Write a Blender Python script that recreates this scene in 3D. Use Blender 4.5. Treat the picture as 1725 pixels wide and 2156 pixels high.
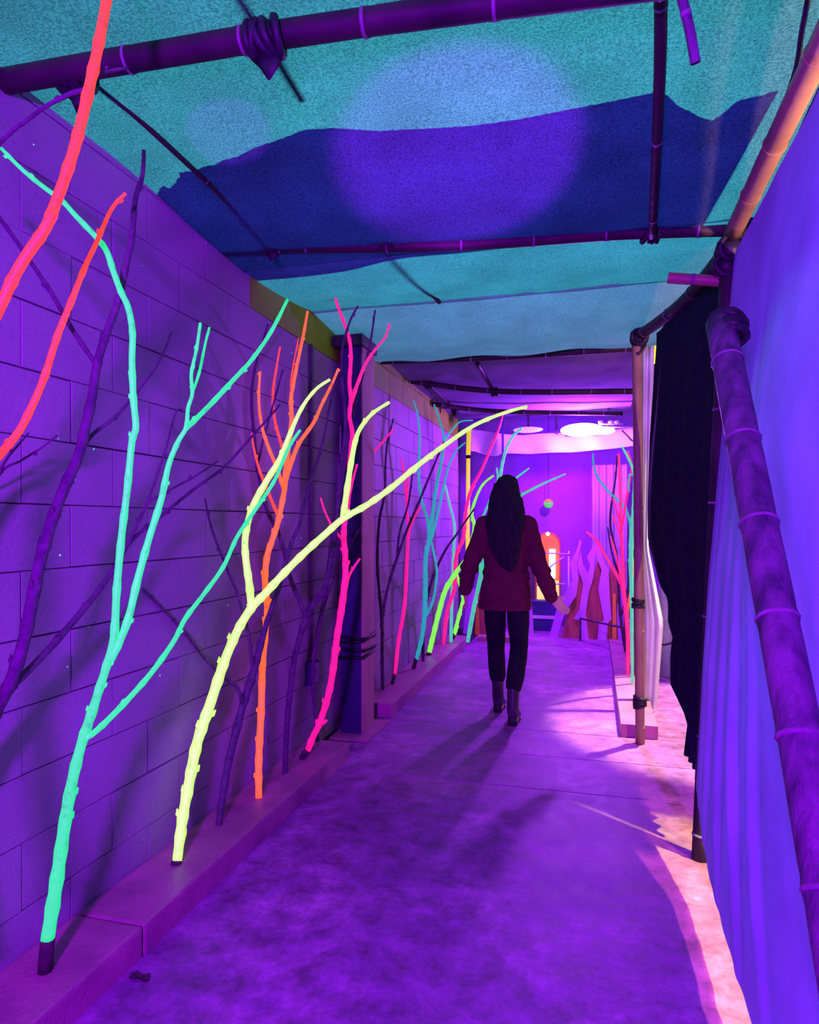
import bpy, bmesh, math, random
from mathutils import Vector, Matrix, noise
random.seed(7)
for o in list(bpy.data.objects): bpy.data.objects.remove(o)
SC = bpy.context.scene
COL = SC.collection
PI = math.pi

# ------------------------------------------------------------------ camera
FPX, VPX, HZ, CAMH = 1437.3, 1250.0, 1104.0, 1.375      # focal length in pixels, corridor vanishing point, horizon, eye height
TH = math.atan((VPX-862.5)/FPX)
ST, CT = math.sin(TH), math.cos(TH)
cd = bpy.data.cameras.new('camera'); cam = bpy.data.objects.new('camera', cd); COL.objects.link(cam)
cam.location = (0, 0, CAMH); cam.rotation_euler = (PI/2, 0, TH)
cd.sensor_fit = 'VERTICAL'; cd.sensor_height = 36.0; cd.sensor_width = 28.8; cd.lens = 24.0
cd.shift_y = (HZ-1078.0)/2156.0
cd.clip_start = 0.02
SC.camera = cam

# ------------------------------------------------------------------ world, lights, exposure
w = bpy.data.worlds.new('world'); SC.world = w; w.use_nodes = True
w.node_tree.nodes['Background'].inputs[0].default_value = (0.10, 0.10, 0.9, 1)
w.node_tree.nodes['Background'].inputs[1].default_value = 0.045
SC.view_settings.view_transform = 'Standard'; SC.view_settings.look = 'None'
SC.view_settings.exposure = 0.0; SC.view_settings.gamma = 1.0; SC.view_settings.use_curve_mapping = False

def aim(o, tgt):
    o.rotation_euler = (Vector(tgt)-o.location).to_track_quat('-Z', 'Y').to_euler()
def area(name, loc, tgt, sx, sy, power, col, spread=180):
    l = bpy.data.lights.new(name, 'AREA'); l.shape = 'RECTANGLE'; l.size = sx; l.size_y = sy
    l.energy = power; l.color = col; l.spread = math.radians(spread)
    o = bpy.data.objects.new(name, l); COL.objects.link(o); o.location = loc; aim(o, tgt); return o
def spot(name, loc, tgt, power, col, deg, blend, size=0.05):
    l = bpy.data.lights.new(name, 'SPOT'); l.energy = power; l.color = col
    l.spot_size = math.radians(deg); l.spot_blend = blend; l.shadow_soft_size = size
    o = bpy.data.objects.new(name, l); COL.objects.link(o); o.location = loc; aim(o, tgt); return o
def point(name, loc, power, col, size=0.1):
    l = bpy.data.lights.new(name, 'POINT'); l.energy = power; l.color = col; l.shadow_soft_size = size
    o = bpy.data.objects.new(name, l); COL.objects.link(o); o.location = loc; return o

# black light flood standing behind the camera
area('uv_flood_light', (-0.25, -1.2, 1.6), (-0.9, 3.2, 1.25), 0.22, 0.16, 330, (0.36, 0.0, 1.0))
# black light flood hung at the far end of the passage (its fixture is built below)
point('far_uv_light', (-0.14, 7.86, 2.33), 420, (0.38, 0.045, 1.0), 0.06)
area('backdrop_uv_light', (-0.3, 8.55, 2.62), (-0.4, 9.5, 1.3), 0.8, 0.1, 38, (0.26, 0.0, 1.0))  # added fill without a fixture, brightens the backdrop behind the valance
# cold work light above the cloth roof
area('roof_work_light', (-0.3, 2.5, 5.6), (-0.3, 2.6, 2.7), 2.4, 2.4, 120, (0.15, 0.80, 1.0))
# yard lights outside the right hand side: a shaded lamp over the opening, two low ones by the drape, a dim far one, and a blue fill added to colour the drape's shadows
spot('yard_lamp_light', (1.15, 5.5, 3.9), (0.95, 5.1, 0.0), 2600, (1.0, 1.0, 0.50), 37, 0.25, 0.06)
spot('yard_yellow_light', (2.0, 2.0, 3.4), (0.35, 1.95, 0.05), 3200, (0.62, 1.15, 0.03), 44, 0.15, 0.05)
spot('yard_pink_light', (2.0, 2.0, 1.9), (0.35, 1.95, 0.05), 520, (1.0, 0.50, 0.36), 46, 0.15, 0.05)
point('yard_fill_light', (2.9, 4.9, 2.3), 65, (1.0, 0.68, 0.28), 0.15)
point('yard_rail_light', (1.35, 1.7, 1.75), 260, (1.0, 0.50, 0.26), 0.08)
area('yard_blue_light', (2.4, 1.4, 1.5), (0.4, 1.6, 1.2), 1.0, 1.0, 26, (0.0, 0.16, 1.0))
# black light spots thrown up on the roof cloth
spot('roof_uv_spot', (0.15, 0.5, 0.8), (-0.46, 2.33, 2.68), 2600, (0.44, 0.02, 1.0), 20, 0.42, 0.02)
spot('roof_uv_spot', (0.15, 0.5, 0.8), (-1.17, 2.03, 2.68), 1500, (0.44, 0.02, 1.0), 6, 0.25, 0.02)

# ------------------------------------------------------------------ pixel -> place helpers
def ray(px, py):
    xc = (px-862.5)/FPX; zc = (HZ-py)/FPX
    return Vector((-ST+xc*CT, CT+xc*ST, zc))
def atY(px, py, Y):
    r = ray(px, py); d = Y/r.y; return Vector((r.x*d, Y, CAMH+r.z*d))
def atX(px, py, X):
    r = ray(px, py); d = X/r.x; return Vector((X, r.y*d, CAMH+r.z*d))
def atZ(px, py, Z):
    r = ray(px, py); d = (Z-CAMH)/r.z; return Vector((r.x*d, r.y*d, Z))
def depth(p): return -p.x*ST+p.y*CT
def topx(p):
    d = depth(p); return (862.5+FPX*(p.x*CT+p.y*ST)/d, HZ-FPX*(p.z-CAMH)/d)

# ------------------------------------------------------------------ object helpers
def link(name, me, parent=None, loc=(0, 0, 0)):
    o = bpy.data.objects.new(name, me); COL.objects.link(o); o.location = loc
    if parent is not None: o.parent = parent
    return o
def finish(bm, name, mat, parent=None, loc=(0, 0, 0), smooth=True):
    me = bpy.data.meshes.new(name)
    bmesh.ops.recalc_face_normals(bm, faces=bm.faces)
    bm.to_mesh(me); bm.free()
    mats = mat if isinstance(mat, (list, tuple)) else [mat]
    for m in mats: me.materials.append(m)
    if smooth:
        for p in me.polygons: p.use_smooth = True
    return link(name, me, parent, loc)
def tag(o, label=None, cat=None, group=None, kind=None):
    if label: o['label'] = label
    if cat: o['category'] = cat
    if group: o['group'] = group
    if kind: o['kind'] = kind
    return o
def thing(name, label, cat, loc=(0, 0, 0), group=None):
    return tag(link(name, None, None, loc), label, cat, group)
def struct(name, o):
    o['kind'] = 'structure'; return o
def bm_box(bm, x0, x1, y0, y1, z0, z1, bev=0.0):
    b = bmesh.new(); bmesh.ops.create_cube(b, size=1.0)
    for v in b.verts:
        v.co = Vector((x0+(v.co.x+.5)*(x1-x0), y0+(v.co.y+.5)*(y1-y0), z0+(v.co.z+.5)*(z1-z0)))
    if bev > 0: bmesh.ops.bevel(b, geom=b.edges[:], offset=bev, segments=2, affect='EDGES', profile=.7)
    me = bpy.data.meshes.new('tmp'); b.to_mesh(me); b.free(); bm.from_mesh(me); bpy.data.meshes.remove(me)
def box(name, mat, parent, x0, x1, y0, y1, z0, z1, bev=0.0):
    bm = bmesh.new(); bm_box(bm, x0, x1, y0, y1, z0, z1, bev)
    return finish(bm, name, mat, parent, smooth=False)
def bm_tube(bm, pts, rad, n=10, cap=True, ref=None, rad2=None, mi=0):
    """loft along pts; rad (and rad2 for an oval section) per point"""
    pts = [Vector(p) for p in pts]; rings = []
    if not hasattr(rad, '__len__'): rad = [rad]*len(pts)
    if rad2 is None: rad2 = rad
    up = Vector(ref) if ref else None; prev = None
    for i, p in enumerate(pts):
        t = (pts[min(i+1, len(pts)-1)]-pts[max(i-1, 0)])
        if t.length < 1e-9: t = Vector((0, 0, 1))
        t.normalize()
        if up is not None: a = (up-t*up.dot(t))
        elif prev is not None: a = prev-t*prev.dot(t)
        else: a = Vector((0, 0, 1)).cross(t) if abs(t.z) < .9 else Vector((1, 0, 0))-t*t.x
        if a.length < 1e-6: a = Vector((1, 0, 0)).cross(t)
        a.normalize(); prev = a; b = t.cross(a)
        rings.append([bm.verts.new(p+a*math.cos(2*PI*k/n)*rad[i]+b*math.sin(2*PI*k/n)*rad2[i]) for k in range(n)])
    for i in range(len(rings)-1):
        for k in range(n):
            f = bm.faces.new((rings[i][k], rings[i][(k+1) % n], rings[i+1][(k+1) % n], rings[i+1][k])); f.material_index = mi
    if cap:
        f = bm.faces.new(rings[0][::-1]); f.material_index = mi
        f = bm.faces.new(rings[-1]); f.material_index = mi
    return rings
def bm_ball(bm, c, r, seg=10, rings=7, M=None):
    mt = Matrix.Translation(Vector(c)) @ (M or Matrix.Identity(4)) @ Matrix.Diagonal((r[0], r[1], r[2], 1)) if hasattr(r, '__len__') else Matrix.Translation(Vector(c)) @ Matrix.Diagonal((r, r, r, 1))
    bmesh.ops.create_uvsphere(bm, u_segments=seg, v_segments=rings, radius=1.0, matrix=mt)
def catmull(P, n):
    out = []
    for i in range(len(P)-1):
        p0 = P[max(i-1, 0)]; p1 = P[i]; p2 = P[i+1]; p3 = P[min(i+2, len(P)-1)]
        for j in range(n):
            t = j/n
            out.append(0.5*((2*p1)+(p2-p0)*t+(2*p0-5*p1+4*p2-p3)*t*t+(3*p1-p0-3*p2+p3)*t*t*t))
    out.append(P[-1]); return out
def interp(xs, ys, x):
    if x <= xs[0]: return ys[0]
    for i in range(len(xs)-1):
        if x <= xs[i+1]:
            t = (x-xs[i])/(xs[i+1]-xs[i]); return ys[i]+(ys[i+1]-ys[i])*t
    return ys[-1]
def grid(name, mat, fn, nu, nv, parent=None):
    bm = bmesh.new()
    V = [[bm.verts.new(fn(i/nu, j/nv)) for j in range(nv+1)] for i in range(nu+1)]
    for i in range(nu):
        for j in range(nv):
            bm.faces.new((V[i][j], V[i+1][j], V[i+1][j+1], V[i][j+1]))
    return finish(bm, name, mat, parent)
def prism(name, mat, parent, pts, y0, y1):
    """outline in the x,z plane pushed from y0 to y1"""
    bm = bmesh.new()
    a = [bm.verts.new((p[0], y0, p[1])) for p in pts]; b = [bm.verts.new((p[0], y1, p[1])) for p in pts]
    bm.faces.new(a); bm.faces.new(b[::-1]); n = len(pts)
    for i in range(n): bm.faces.new((a[i], a[(i+1) % n], b[(i+1) % n], b[i]))
    bm.normal_update()
    bmesh.ops.triangulate(bm, faces=[f for f in bm.faces if len(f.verts) > 4])
    return finish(bm, name, mat, parent, smooth=False)
def remeshed(bm, name, mat, parent, voxel, smooth=4, fac=.5, disp=None):
    me = bpy.data.meshes.new('tmp'); bmesh.ops.recalc_face_normals(bm, faces=bm.faces); bm.to_mesh(me); bm.free()
    t = bpy.data.objects.new('tmp', me); COL.objects.link(t)
    m = t.modifiers.new('r', 'REMESH'); m.mode = 'VOXEL'; m.voxel_size = voxel
    s = t.modifiers.new('s', 'SMOOTH'); s.iterations = smooth; s.factor = fac
    dg = bpy.context.evaluated_depsgraph_get()
    out = bpy.data.meshes.new_from_object(t.evaluated_get(dg)); out.name = name
    bpy.data.objects.remove(t); bpy.data.meshes.remove(me)
    if disp:
        for v in out.vertices: v.co = v.co+v.normal*disp(v.co)
    out.materials.clear(); out.materials.append(mat)
    for p in out.polygons: p.use_smooth = True
    return link(name, out, parent)

# ------------------------------------------------------------------ materials
def M(name):
    m = bpy.data.materials.new(name); m.use_nodes = True
    nt = m.node_tree; return m, nt, nt.nodes['Principled BSDF'], nt.nodes['Material Output']
def node(nt, t, **kw):
    n = nt.nodes.new(t)
    for k, v in kw.items(): setattr(n, k, v)
    return n
def ramp(nt, src, stops):
    r = node(nt, 'ShaderNodeValToRGB'); el = r.color_ramp.elements
    while len(el) > 1: el.remove(el[-1])
    el[0].position = stops[0][0]; el[0].color = stops[0][1]
    for p, c in stops[1:]:
        e = el.new(p); e.color = c
    nt.links.new(src, r.inputs[0]); return r.outputs[0]
def c4(c): return (c[0], c[1], c[2], 1)
def coords(nt, scale=(1, 1, 1)):
    tc = node(nt, 'ShaderNodeTexCoord'); mp = node(nt, 'ShaderNodeMapping'); mp.inputs['Scale'].default_value = scale
    nt.links.new(tc.outputs['Object'], mp.inputs[0]); return mp.outputs[0]
def nz(nt, vec, scale, detail=4, rough=.55):
    n = node(nt, 'ShaderNodeTexNoise'); n.inputs['Scale'].default_value = scale
    n.inputs['Detail'].default_value = detail; n.inputs['Roughness'].default_value = rough
    nt.links.new(vec, n.inputs['Vector']); return n.outputs[0]
def bump(nt, bs, h, strength, dist=.01):
    b = node(nt, 'ShaderNodeBump'); b.inputs['Strength'].default_value = strength; b.inputs['Distance'].default_value = dist
    nt.links.new(h, b.inputs['Height']); nt.links.new(b.outputs[0], bs.inputs['Normal'])
def noisy(name, c1, c2, scale=8, rough=.7, bs=60, bstr=.3, vscale=(1, 1, 1), lo=.35, hi=.65, spec=.3):
    m, nt, b, o = M(name); v = coords(nt, vscale)
    nt.links.new(ramp(nt, nz(nt, v, scale), [(lo, c4(c1)), (hi, c4(c2))]), b.inputs['Base Color'])
    b.inputs['Roughness'].default_value = rough; b.inputs['Specular IOR Level'].default_value = spec
    bump(nt, b, nz(nt, v, bs, 3), bstr); return m
def glow_paint(name, base, em, strength):
    """fluorescent paint: answers black light with light of its own"""
    m, nt, b, o = M(name); v = coords(nt)
    n = nz(nt, v, 40, 3)
    nt.links.new(ramp(nt, n, [(.28, c4([x*.75 for x in base])), (.5, c4(base))]), b.inputs['Base Color'])
    nt.links.new(ramp(nt, n, [(.25, c4([x*.6 for x in em])), (.42, c4(em))]), b.inputs['Emission Color'])
    b.inputs['Emission Strength'].default_value = strength; b.inputs['Roughness'].default_value = .55
    bump(nt, b, nz(nt, v, 90, 3), .35, .004); return m
def cloth(name, dif, tra, mix=.5, grain=180, weave=.5):
    m, nt, b, o = M(name); nt.nodes.remove(b); v = coords(nt)
    n = nz(nt, v, grain, 2, .7); n2 = nz(nt, v, 3.0, 3)
    def col(c, lo):
        r = ramp(nt, n, [(.36, c4([x*lo for x in c])), (.62, c4(c))])
        r2 = ramp(nt, n2, [(.3, (.72, .72, .72, 1)), (.7, (1, 1, 1, 1))])
        mm = node(nt, 'ShaderNodeMix', data_type='RGBA', blend_type='MULTIPLY'); mm.inputs[0].default_value = 1
        nt.links.new(r, mm.inputs[6]); nt.links.new(r2, mm.inputs[7]); return mm.outputs[2]
    d = node(nt, 'ShaderNodeBsdfDiffuse'); t = node(nt, 'ShaderNodeBsdfTranslucent'); mx = node(nt, 'ShaderNodeMixShader')
    nt.links.new(col(dif, weave), d.inputs[0]); nt.links.new(col(tra, weave), t.inputs[0])
    bp = node(nt, 'ShaderNodeBump'); bp.inputs['Strength'].default_value = .25; bp.inputs['Distance'].default_value = .004
    nt.links.new(n, bp.inputs['Height']); nt.links.new(bp.outputs[0], d.inputs['Normal'])
    mx.inputs[0].default_value = mix
    nt.links.new(d.outputs[0], mx.inputs[1]); nt.links.new(t.outputs[0], mx.inputs[2]); nt.links.new(mx.outputs[0], o.inputs[0]); return m
def emit(name, col, s):
    m, nt, b, o = M(name); b.inputs['Base Color'].default_value = c4(col)
    b.inputs['Emission Color'].default_value = c4(col); b.inputs['Emission Strength'].default_value = s; return m

def floor_mat():
    m, nt, b, o = M('sealed_concrete'); v = coords(nt)
    n1 = nz(nt, v, 1.6, 6, .65); n2 = nz(nt, v, 9, 6, .7); n3 = nz(nt, v, 45, 4, .7)
    c = ramp(nt, n1, [(.32, (.18, .034, .22, 1)), (.5, (.28, .056, .32, 1)), (.68, (.46, .125, .46, 1))])
    c2 = ramp(nt, n2, [(.35, (.50, .50, .50, 1)), (.5, (.92, .92, .92, 1)), (.68, (1.4, 1.4, 1.4, 1))])
    c3 = ramp(nt, n3, [(.3, (.72, .72, .72, 1)), (.6, (1.1, 1.1, 1.1, 1))])
    a = node(nt, 'ShaderNodeMix', data_type='RGBA', blend_type='MULTIPLY'); a.inputs[0].default_value = 1
    a2 = node(nt, 'ShaderNodeMix', data_type='RGBA', blend_type='MULTIPLY'); a2.inputs[0].default_value = .8
    nt.links.new(c, a.inputs[6]); nt.links.new(c2, a.inputs[7]); nt.links.new(a.outputs[2], a2.inputs[6]); nt.links.new(c3, a2.inputs[7])
    nt.links.new(a2.outputs[2], b.inputs['Base Color'])
    nt.links.new(ramp(nt, n2, [(.3, (.42, .42, .42, 1)), (.7, (.62, .62, .62, 1))]), b.inputs['Roughness'])
    bump(nt, b, n3, .25, .006); return m
def block_mat():
    m, nt, b, o = M('painted_block'); 
    g = node(nt, 'ShaderNodeNewGeometry'); v = g.outputs['Position']
    n1 = nz(nt, v, 1.3, 4); n2 = nz(nt, v, 120, 3, .7)
    c = ramp(nt, n1, [(.35, (.22, .13, .27, 1)), (.65, (.31, .20, .36, 1))])
    c2 = ramp(nt, n2, [(.3, (.8, .8, .8, 1)), (.6, (1.05, 1.05, 1.05, 1))])
    a = node(nt, 'ShaderNodeMix', data_type='RGBA', blend_type='MULTIPLY'); a.inputs[0].default_value = 1
    nt.links.new(c, a.inputs[6]); nt.links.new(c2, a.inputs[7]); nt.links.new(a.outputs[2], b.inputs['Base Color'])
    b.inputs['Roughness'].default_value = .62; b.inputs['Specular IOR Level'].default_value = .25
    vo = node(nt, 'ShaderNodeTexVoronoi'); vo.inputs['Scale'].default_value = 13; nt.links.new(v, vo.inputs['Vector'])
    sp = node(nt, 'ShaderNodeMath', operation='LESS_THAN'); sp.inputs[1].default_value = .045; nt.links.new(vo.outputs['Distance'], sp.inputs[0])
    pk = node(nt, 'ShaderNodeMath', operation='GREATER_THAN'); pk.inputs[1].default_value = .60; nt.links.new(nz(nt, v, 1.9, 2), pk.inputs[0])
    mu = node(nt, 'ShaderNodeMath', operation='MULTIPLY'); nt.links.new(sp.outputs[0], mu.inputs[0]); nt.links.new(pk.outputs[0], mu.inputs[1])
    b.inputs['Emission Color'].default_value = (.05, .8, .5, 1); nt.links.new(mu.outputs[0], b.inputs['Emission Strength'])
    bump(nt, b, n2, .3, .003); return m

MAT = dict(
    floor=floor_mat(), block=block_mat(),
    mortar=noisy('mortar', (.03, .018, .045), (.05, .03, .07), 20, .9),
    kerb=noisy('kerb_concrete', (.28, .08, .20), (.42, .13, .28), 5, .42, 70, .3),
    steel=noisy('column_paint', (.016, .012, .07), (.025, .018, .10), 3, .6, 50, .1),
    rust=noisy('column_rust', (.32, .14, .18), (.45, .20, .24), 4, .75, 40, .3, (1, 1, .3)),
    black=noisy('black_tape', (.008, .006, .014), (.02, .015, .03), 12, .5),
    bamboo=noisy('dark_bamboo', (.014, .009, .016), (.036, .020, .03), 5, .58, 25, .25, (1, 1, 1), spec=.2),
    bamboo_tan=noisy('tan_bamboo', (.18, .10, .08), (.28, .16, .11), 5, .45, 25, .2),
    bamboo_purple=noisy('weathered_bamboo', (.035, .022, .055), (.13, .07, .15), 4, .55, 30, .4, (6, 6, .8)),
    node_ring=noisy('bamboo_ring', (.13, .07, .15), (.2, .10, .22), 20, .5),
    bark=noisy('bare_bark', (.05, .025, .07), (.10, .045, .12), 30, .8, 70, .5),
    foot=noisy('bark_foot', (.03, .02, .03), (.07, .035, .05), 30, .85, 60, .5),
    canopy_a=cloth('pale_roof_cloth', (.07, .065, .14), (.50, .92, .92), .55, 150, .45),
    canopy_b=cloth('cyan_roof_cloth', (.14, .18, .34), (.40, .86, .95), .55, 110, .6),
    canopy_c=cloth('sagging_roof_cloth', (.42, .40, .78), (.62, .88, .95), .55, 110, .7),
    overlay=cloth('blue_overlay_cloth', (.05, .08, .45), (.10, .10, .80), .6, 130, .7),
    canopy_d=cloth('violet_roof_cloth', (.34, .22, .50), (.10, .08, .35), .3, 130, .7),
    drape=cloth('drape_cloth', (.55, .34, .92), (.003, .015, .50), .22, 220, .86),
    white_cloth=cloth('white_cloth', (.80, .76, .80), (.6, .6, .7), .3, 200, .9),
    black_cloth=noisy('black_velvet', (.004, .003, .014), (.010, .008, .030), 30, .9, 200, .3, spec=.1),
    green=glow_paint('green_fluorescent_paint', (.07, .50, .10), (.0, .80, .24), 1.0),
    yellow=glow_paint('yellow_fluorescent_paint', (.42, .62, .18), (.48, 1.0, .04), 1.12),
    red=glow_paint('red_fluorescent_paint', (.60, .30, .02), (1.0, .04, .03), 1.0),
    orange=glow_paint('orange_fluorescent_paint', (.55, .30, .02), (1.0, .13, .03), .95),
    pink=glow_paint('pink_fluorescent_paint', (.40, .10, .10), (1.0, .004, .22), 1.0),
    teal=glow_paint('teal_fluorescent_paint', (.06, .30, .32), (.0, .50, .36), .6),
    mint=glow_paint('mint_fluorescent_paint', (.12, .40, .25), (.04, .65, .32), .75),
    lime=glow_paint('lime_fluorescent_paint', (.30, .60, .08), (.18, 1.0, .03), .9),
    gold=glow_paint('yellow_tape', (.25, .22, .02), (.9, .66, .02), .85),  # warm lamplight on the far post, put into a yellow glow
)

# ------------------------------------------------------------------ the setting
fl = struct('floor', link('floor', None))
WX = -1.644
def slab(y0, y1, x0=-1.386, x1=4.5):
    return box('concrete_slab', MAT['floor'], fl, x0, x1, y0+.004, y1-.004, -.12, 0, .004)
for a, b in ((-3, 3.6), (3.6, 4.12), (4.12, 4.62), (4.62, 8.12), (8.12, 11)): slab(a, b)
slab(3.776, 4.664, -1.643, -1.388)
box('floor_bed', MAT['mortar'], fl, -1.7, 4.5, -3, 11, -.2, -.012)

wl = struct('wall_left', box('wall_left', MAT['mortar'], None, -1.86, WX-.009, -3, 8.62, -.12, 2.86))
BH, BL, Z0 = .2027, .4, 1.033-5*.2027
def block_mesh(L):
    bm = bmesh.new(); bm_box(bm, -.03, 0, 0, L-.003, 0, BH-.004)
    bmesh.ops.bevel(bm, geom=[e for e in bm.edges if all(v.co.x > -.001 for v in e.verts)], offset=.0016, segments=1, affect='EDGES')
    me = bpy.data.meshes.new('concrete_block'); bm.to_mesh(me); bm.free(); me.materials.append(MAT['block']); return me
bfull, bhalf = block_mesh(BL), block_mesh(BL/2)
MAT['olive'] = noisy('olive_block_paint', (.15, .30, .006), (.20, .40, .010), 2, .7, 120, .3)  # warm light under the roof, painted onto the top course as olive
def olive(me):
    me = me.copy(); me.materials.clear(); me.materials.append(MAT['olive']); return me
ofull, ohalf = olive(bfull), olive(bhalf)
def block(me, y, z):
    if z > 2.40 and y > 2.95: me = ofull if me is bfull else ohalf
    o = link('concrete_block', me, wl, (WX+random.uniform(-.0018, .0018), y+random.uniform(0, .003), z+random.uniform(0, .002)))
    o.rotation_euler = (0, random.uniform(-.004, .004), random.uniform(-.004, .004))
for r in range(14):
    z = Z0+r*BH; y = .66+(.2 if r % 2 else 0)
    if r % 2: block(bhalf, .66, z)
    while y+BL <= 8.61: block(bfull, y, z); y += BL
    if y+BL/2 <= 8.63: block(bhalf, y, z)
wn = struct('wall_rear', box('wall_rear', MAT['block'], None, -1.86, WX, -3, .655, -.12, 2.66))

kb = struct('trim_1', link('trim_1', None)); tag(kb, kind='structure')
KZ, KX = .097, -1.384
for a, b in ((-2.0, 1.88), (1.88, 3.78), (4.66, 7.75)):
    box('kerb_stone', MAT['kerb'], kb, WX+.001, KX, a+.004, b-.004, -.12, KZ, .012)
# steel column on its base plate, between the two kerb runs
pc = thing('steel_column', 'dark square steel column with rusty side standing between the two kerb runs', 'column', (-1.525, 4.31, 0))
def sub(root, o):
    o.parent = root; o.location = Vector(o.location)-root.location; return o
sub(pc, box('shaft', MAT['steel'], None, -1.60, -1.457, 4.20, 4.42, .012, 2.53, .004))
sub(pc, box('rusty_flange', MAT['rust'], None, -1.4565, -1.447, 4.20, 4.44, .012, 2.53, .002))  # side facing the passage, pinkish brown and lighter than the shaft
sub(pc, box('base_plate', MAT['kerb'], None, -1.635, -1.37, 4.08, 4.56, 0, .012, .003))
sub(pc, box('cap_plate', MAT['black'], None, -1.635, -1.43, 4.14, 4.46, 2.53, 2.60, .004))
for k, (dz, tl) in enumerate(((.50, .03), (.56, -.02), (.60, .05), (.64, -.03))):
    bm = bmesh.new()
    q = [(-1.606, 4.194), (-1.444, 4.194), (-1.444, 4.446), (-1.606, 4.446), (-1.606, 4.194)]
    bm_tube(bm, [Vector((a, b, dz+tl*(i % 4)/3)) for i, (a, b) in enumerate(q)], .012, 6)
    sub(pc, finish(bm, 'tape_wrap', MAT['black']))
# conduit and box on the wall behind it
cn = thing('wall_conduit', 'thin conduit running down the block wall to a small box left of the column', 'conduit', (WX, 3.78, 0))
bm = bmesh.new(); bm_tube(bm, [(WX+.016, 3.78, .56), (WX+.016, 3.78, 1.5), (WX+.016, 3.78, 2.45)], .011, 10)
sub(cn, finish(bm, 'pipe', MAT['bark']))
sub(cn, box('junction_box', MAT['steel'], None, WX+.0005, WX+.05, 3.73, 3.83, .42, .56, .006))
sub(cn, box('cover', MAT['node_ring'], None, WX+.05, WX+.055, 3.74, 3.82, .43, .55, .002))
# low kerb under the right hand branches
rk = struct('trim_2', link('trim_2', None))
for a, b in ((4.62, 6.1), (6.1, 8.0)):
    box('kerb_stone', MAT['kerb'], rk, .17, .40, a+.003, b-.003, -.11, .085, .01)
box('kerb_stone', MAT['rust'], rk, -1.32, -.75, 7.95, 8.1, -.11, .06, .01)

# ------------------------------------------------------------------ bamboo
def bamboo(name, label, cat, pts, r, mat=None, nodes=.30, group=None, hollow=False, off=.1, base=None, ringmat=None):
    pts = [Vector(p) for p in pts]; base = Vector(base) if base else pts[0].copy()
    t = thing(name, label, cat, base, group)
    mat = mat or MAT['bamboo']
    fine = catmull(pts, 8) if len(pts) > 2 else [pts[0].lerp(pts[1], i/12) for i in range(13)]
    L = [0]
    for i in range(1, len(fine)): L.append(L[-1]+(fine[i]-fine[i-1]).length)
    tot = L[-1]
    def at(s):
        return Vector([interp(L, [f[k] for f in fine], s) for k in range(3)])
    bm = bmesh.new(); ss = []; rr = []; s = off; ns = []
    while s < tot-.03: ns.append(s); s += nodes*random.uniform(.85, 1.15)
    ss = [0, tot]
    for a in ns: ss += [a-.02, a, a+.02]
    ss += [tot*k/24 for k in range(1, 24)]
    ss = sorted(x for x in ss if 0 <= x <= tot)
    rr = [r*(1.0+(.05 if any(abs(x-a) < .001 for a in ns) else 0)-(.02 if any(.001 < abs(x-a) < .021 for a in ns) else 0)) for x in ss]
    P = [at(x)-base for x in ss]
    rings = bm_tube(bm, P, rr, 16, cap=not hollow)
    if hollow:
        d = (P[0]-P[1]).normalized()
        bm_tube(bm, [P[0]-d*.06, P[0]+d*.0005], [r*.72, r*.72], 16, cap=False)
    finish(bm, 'culm', mat, t)
    for a in ns:
        p = at(a); q = (at(min(a+.01, tot))-at(max(a-.01, 0))).normalized()
        bm = bmesh.new(); bm_tube(bm, [p-base-q*.006, p-base, p-base+q*.006], [r*1.01, r*1.10, r*1.01], 16)
        finish(bm, 'node_ring', ringmat or MAT['node_ring'], t)
    return t
def lashing(parent, p, axis, r, tails=1, side=None, mat=None):
    """black tape wound round a crossing, child of the pole it binds"""
    p = Vector(p)-parent.location; ax = Vector(axis).normalized(); bm = bmesh.new()
    for k in range(5):
        tilt = Vector((random.uniform(-.5, .5), random.uniform(-.5, .5), random.uniform(-.5, .5)))
        a = (ax+tilt*.7).normalized(); u = a.orthogonal().normalized(); v = a.cross(u)
        c = p+ax*(k-2)*r*.42
        ring = [c+(u*math.cos(2*PI*i/14)+v*math.sin(2*PI*i/14))*r*(1.08+.1*random.random()) for i in range(15)]
        bm_tube(bm, ring, r*.28, 6)
    bm_ball(bm, p, r*1.1, 10, 8)
    for k in range(tails):
        d = Vector((random.uniform(-.3, .3), random.uniform(-.4, .2), -1)).normalized(); s = ax*r*.9
        q = p-Vector((0, 0, r)); e = q+d*r*random.uniform(1.3, 1.9)
        bm_tube(bm, [q, q.lerp(e, .5)+ax*r*.2, e], [r*1.1, r*.75, r*.1], 6, rad2=[r*.2, r*.15, r*.05])
    return finish(bm, 'tape_lashing', mat or MAT['black'], parent)

b1 = bamboo('bamboo_beam', 'thick dark bamboo beam crossing the roof nearest the viewer, taped at two joints', 'beam',
            [(-1.66, 1.60, 2.655), (-.8, 1.64, 2.66), (.1, 1.675, 2.63), (.72, 1.70, 2.60)], .034, nodes=.36, off=.42)
b2 = bamboo('bamboo_beam', 'thin dark bamboo beam crossing the roof between the blue cloth and the cyan cloth', 'beam',
            [atY(455, 512, 2.80)+Vector((.02, 0, 0)), atY(700, 520, 2.87), atY(1000, 513, 2.95), atY(1300, 492, 3.02), (.60, 3.06, 2.585)], .027, nodes=.34)
b4 = bamboo('bamboo_beam', 'dark bamboo beam crossing the violet roof cloth in the middle distance', 'beam',
            [(-1.63, 6.1, 2.70), atY(1050, 824, 6.25), (.42, 6.35, 2.55)], .026)
b5 = bamboo('bamboo_beam', 'dark bamboo beam running aslant under the far violet roof cloth', 'beam',
            [(-1.62, 6.95, 2.63), (-1.0, 7.4, 2.60), (.3, 7.7, 2.57)], .026)
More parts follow.
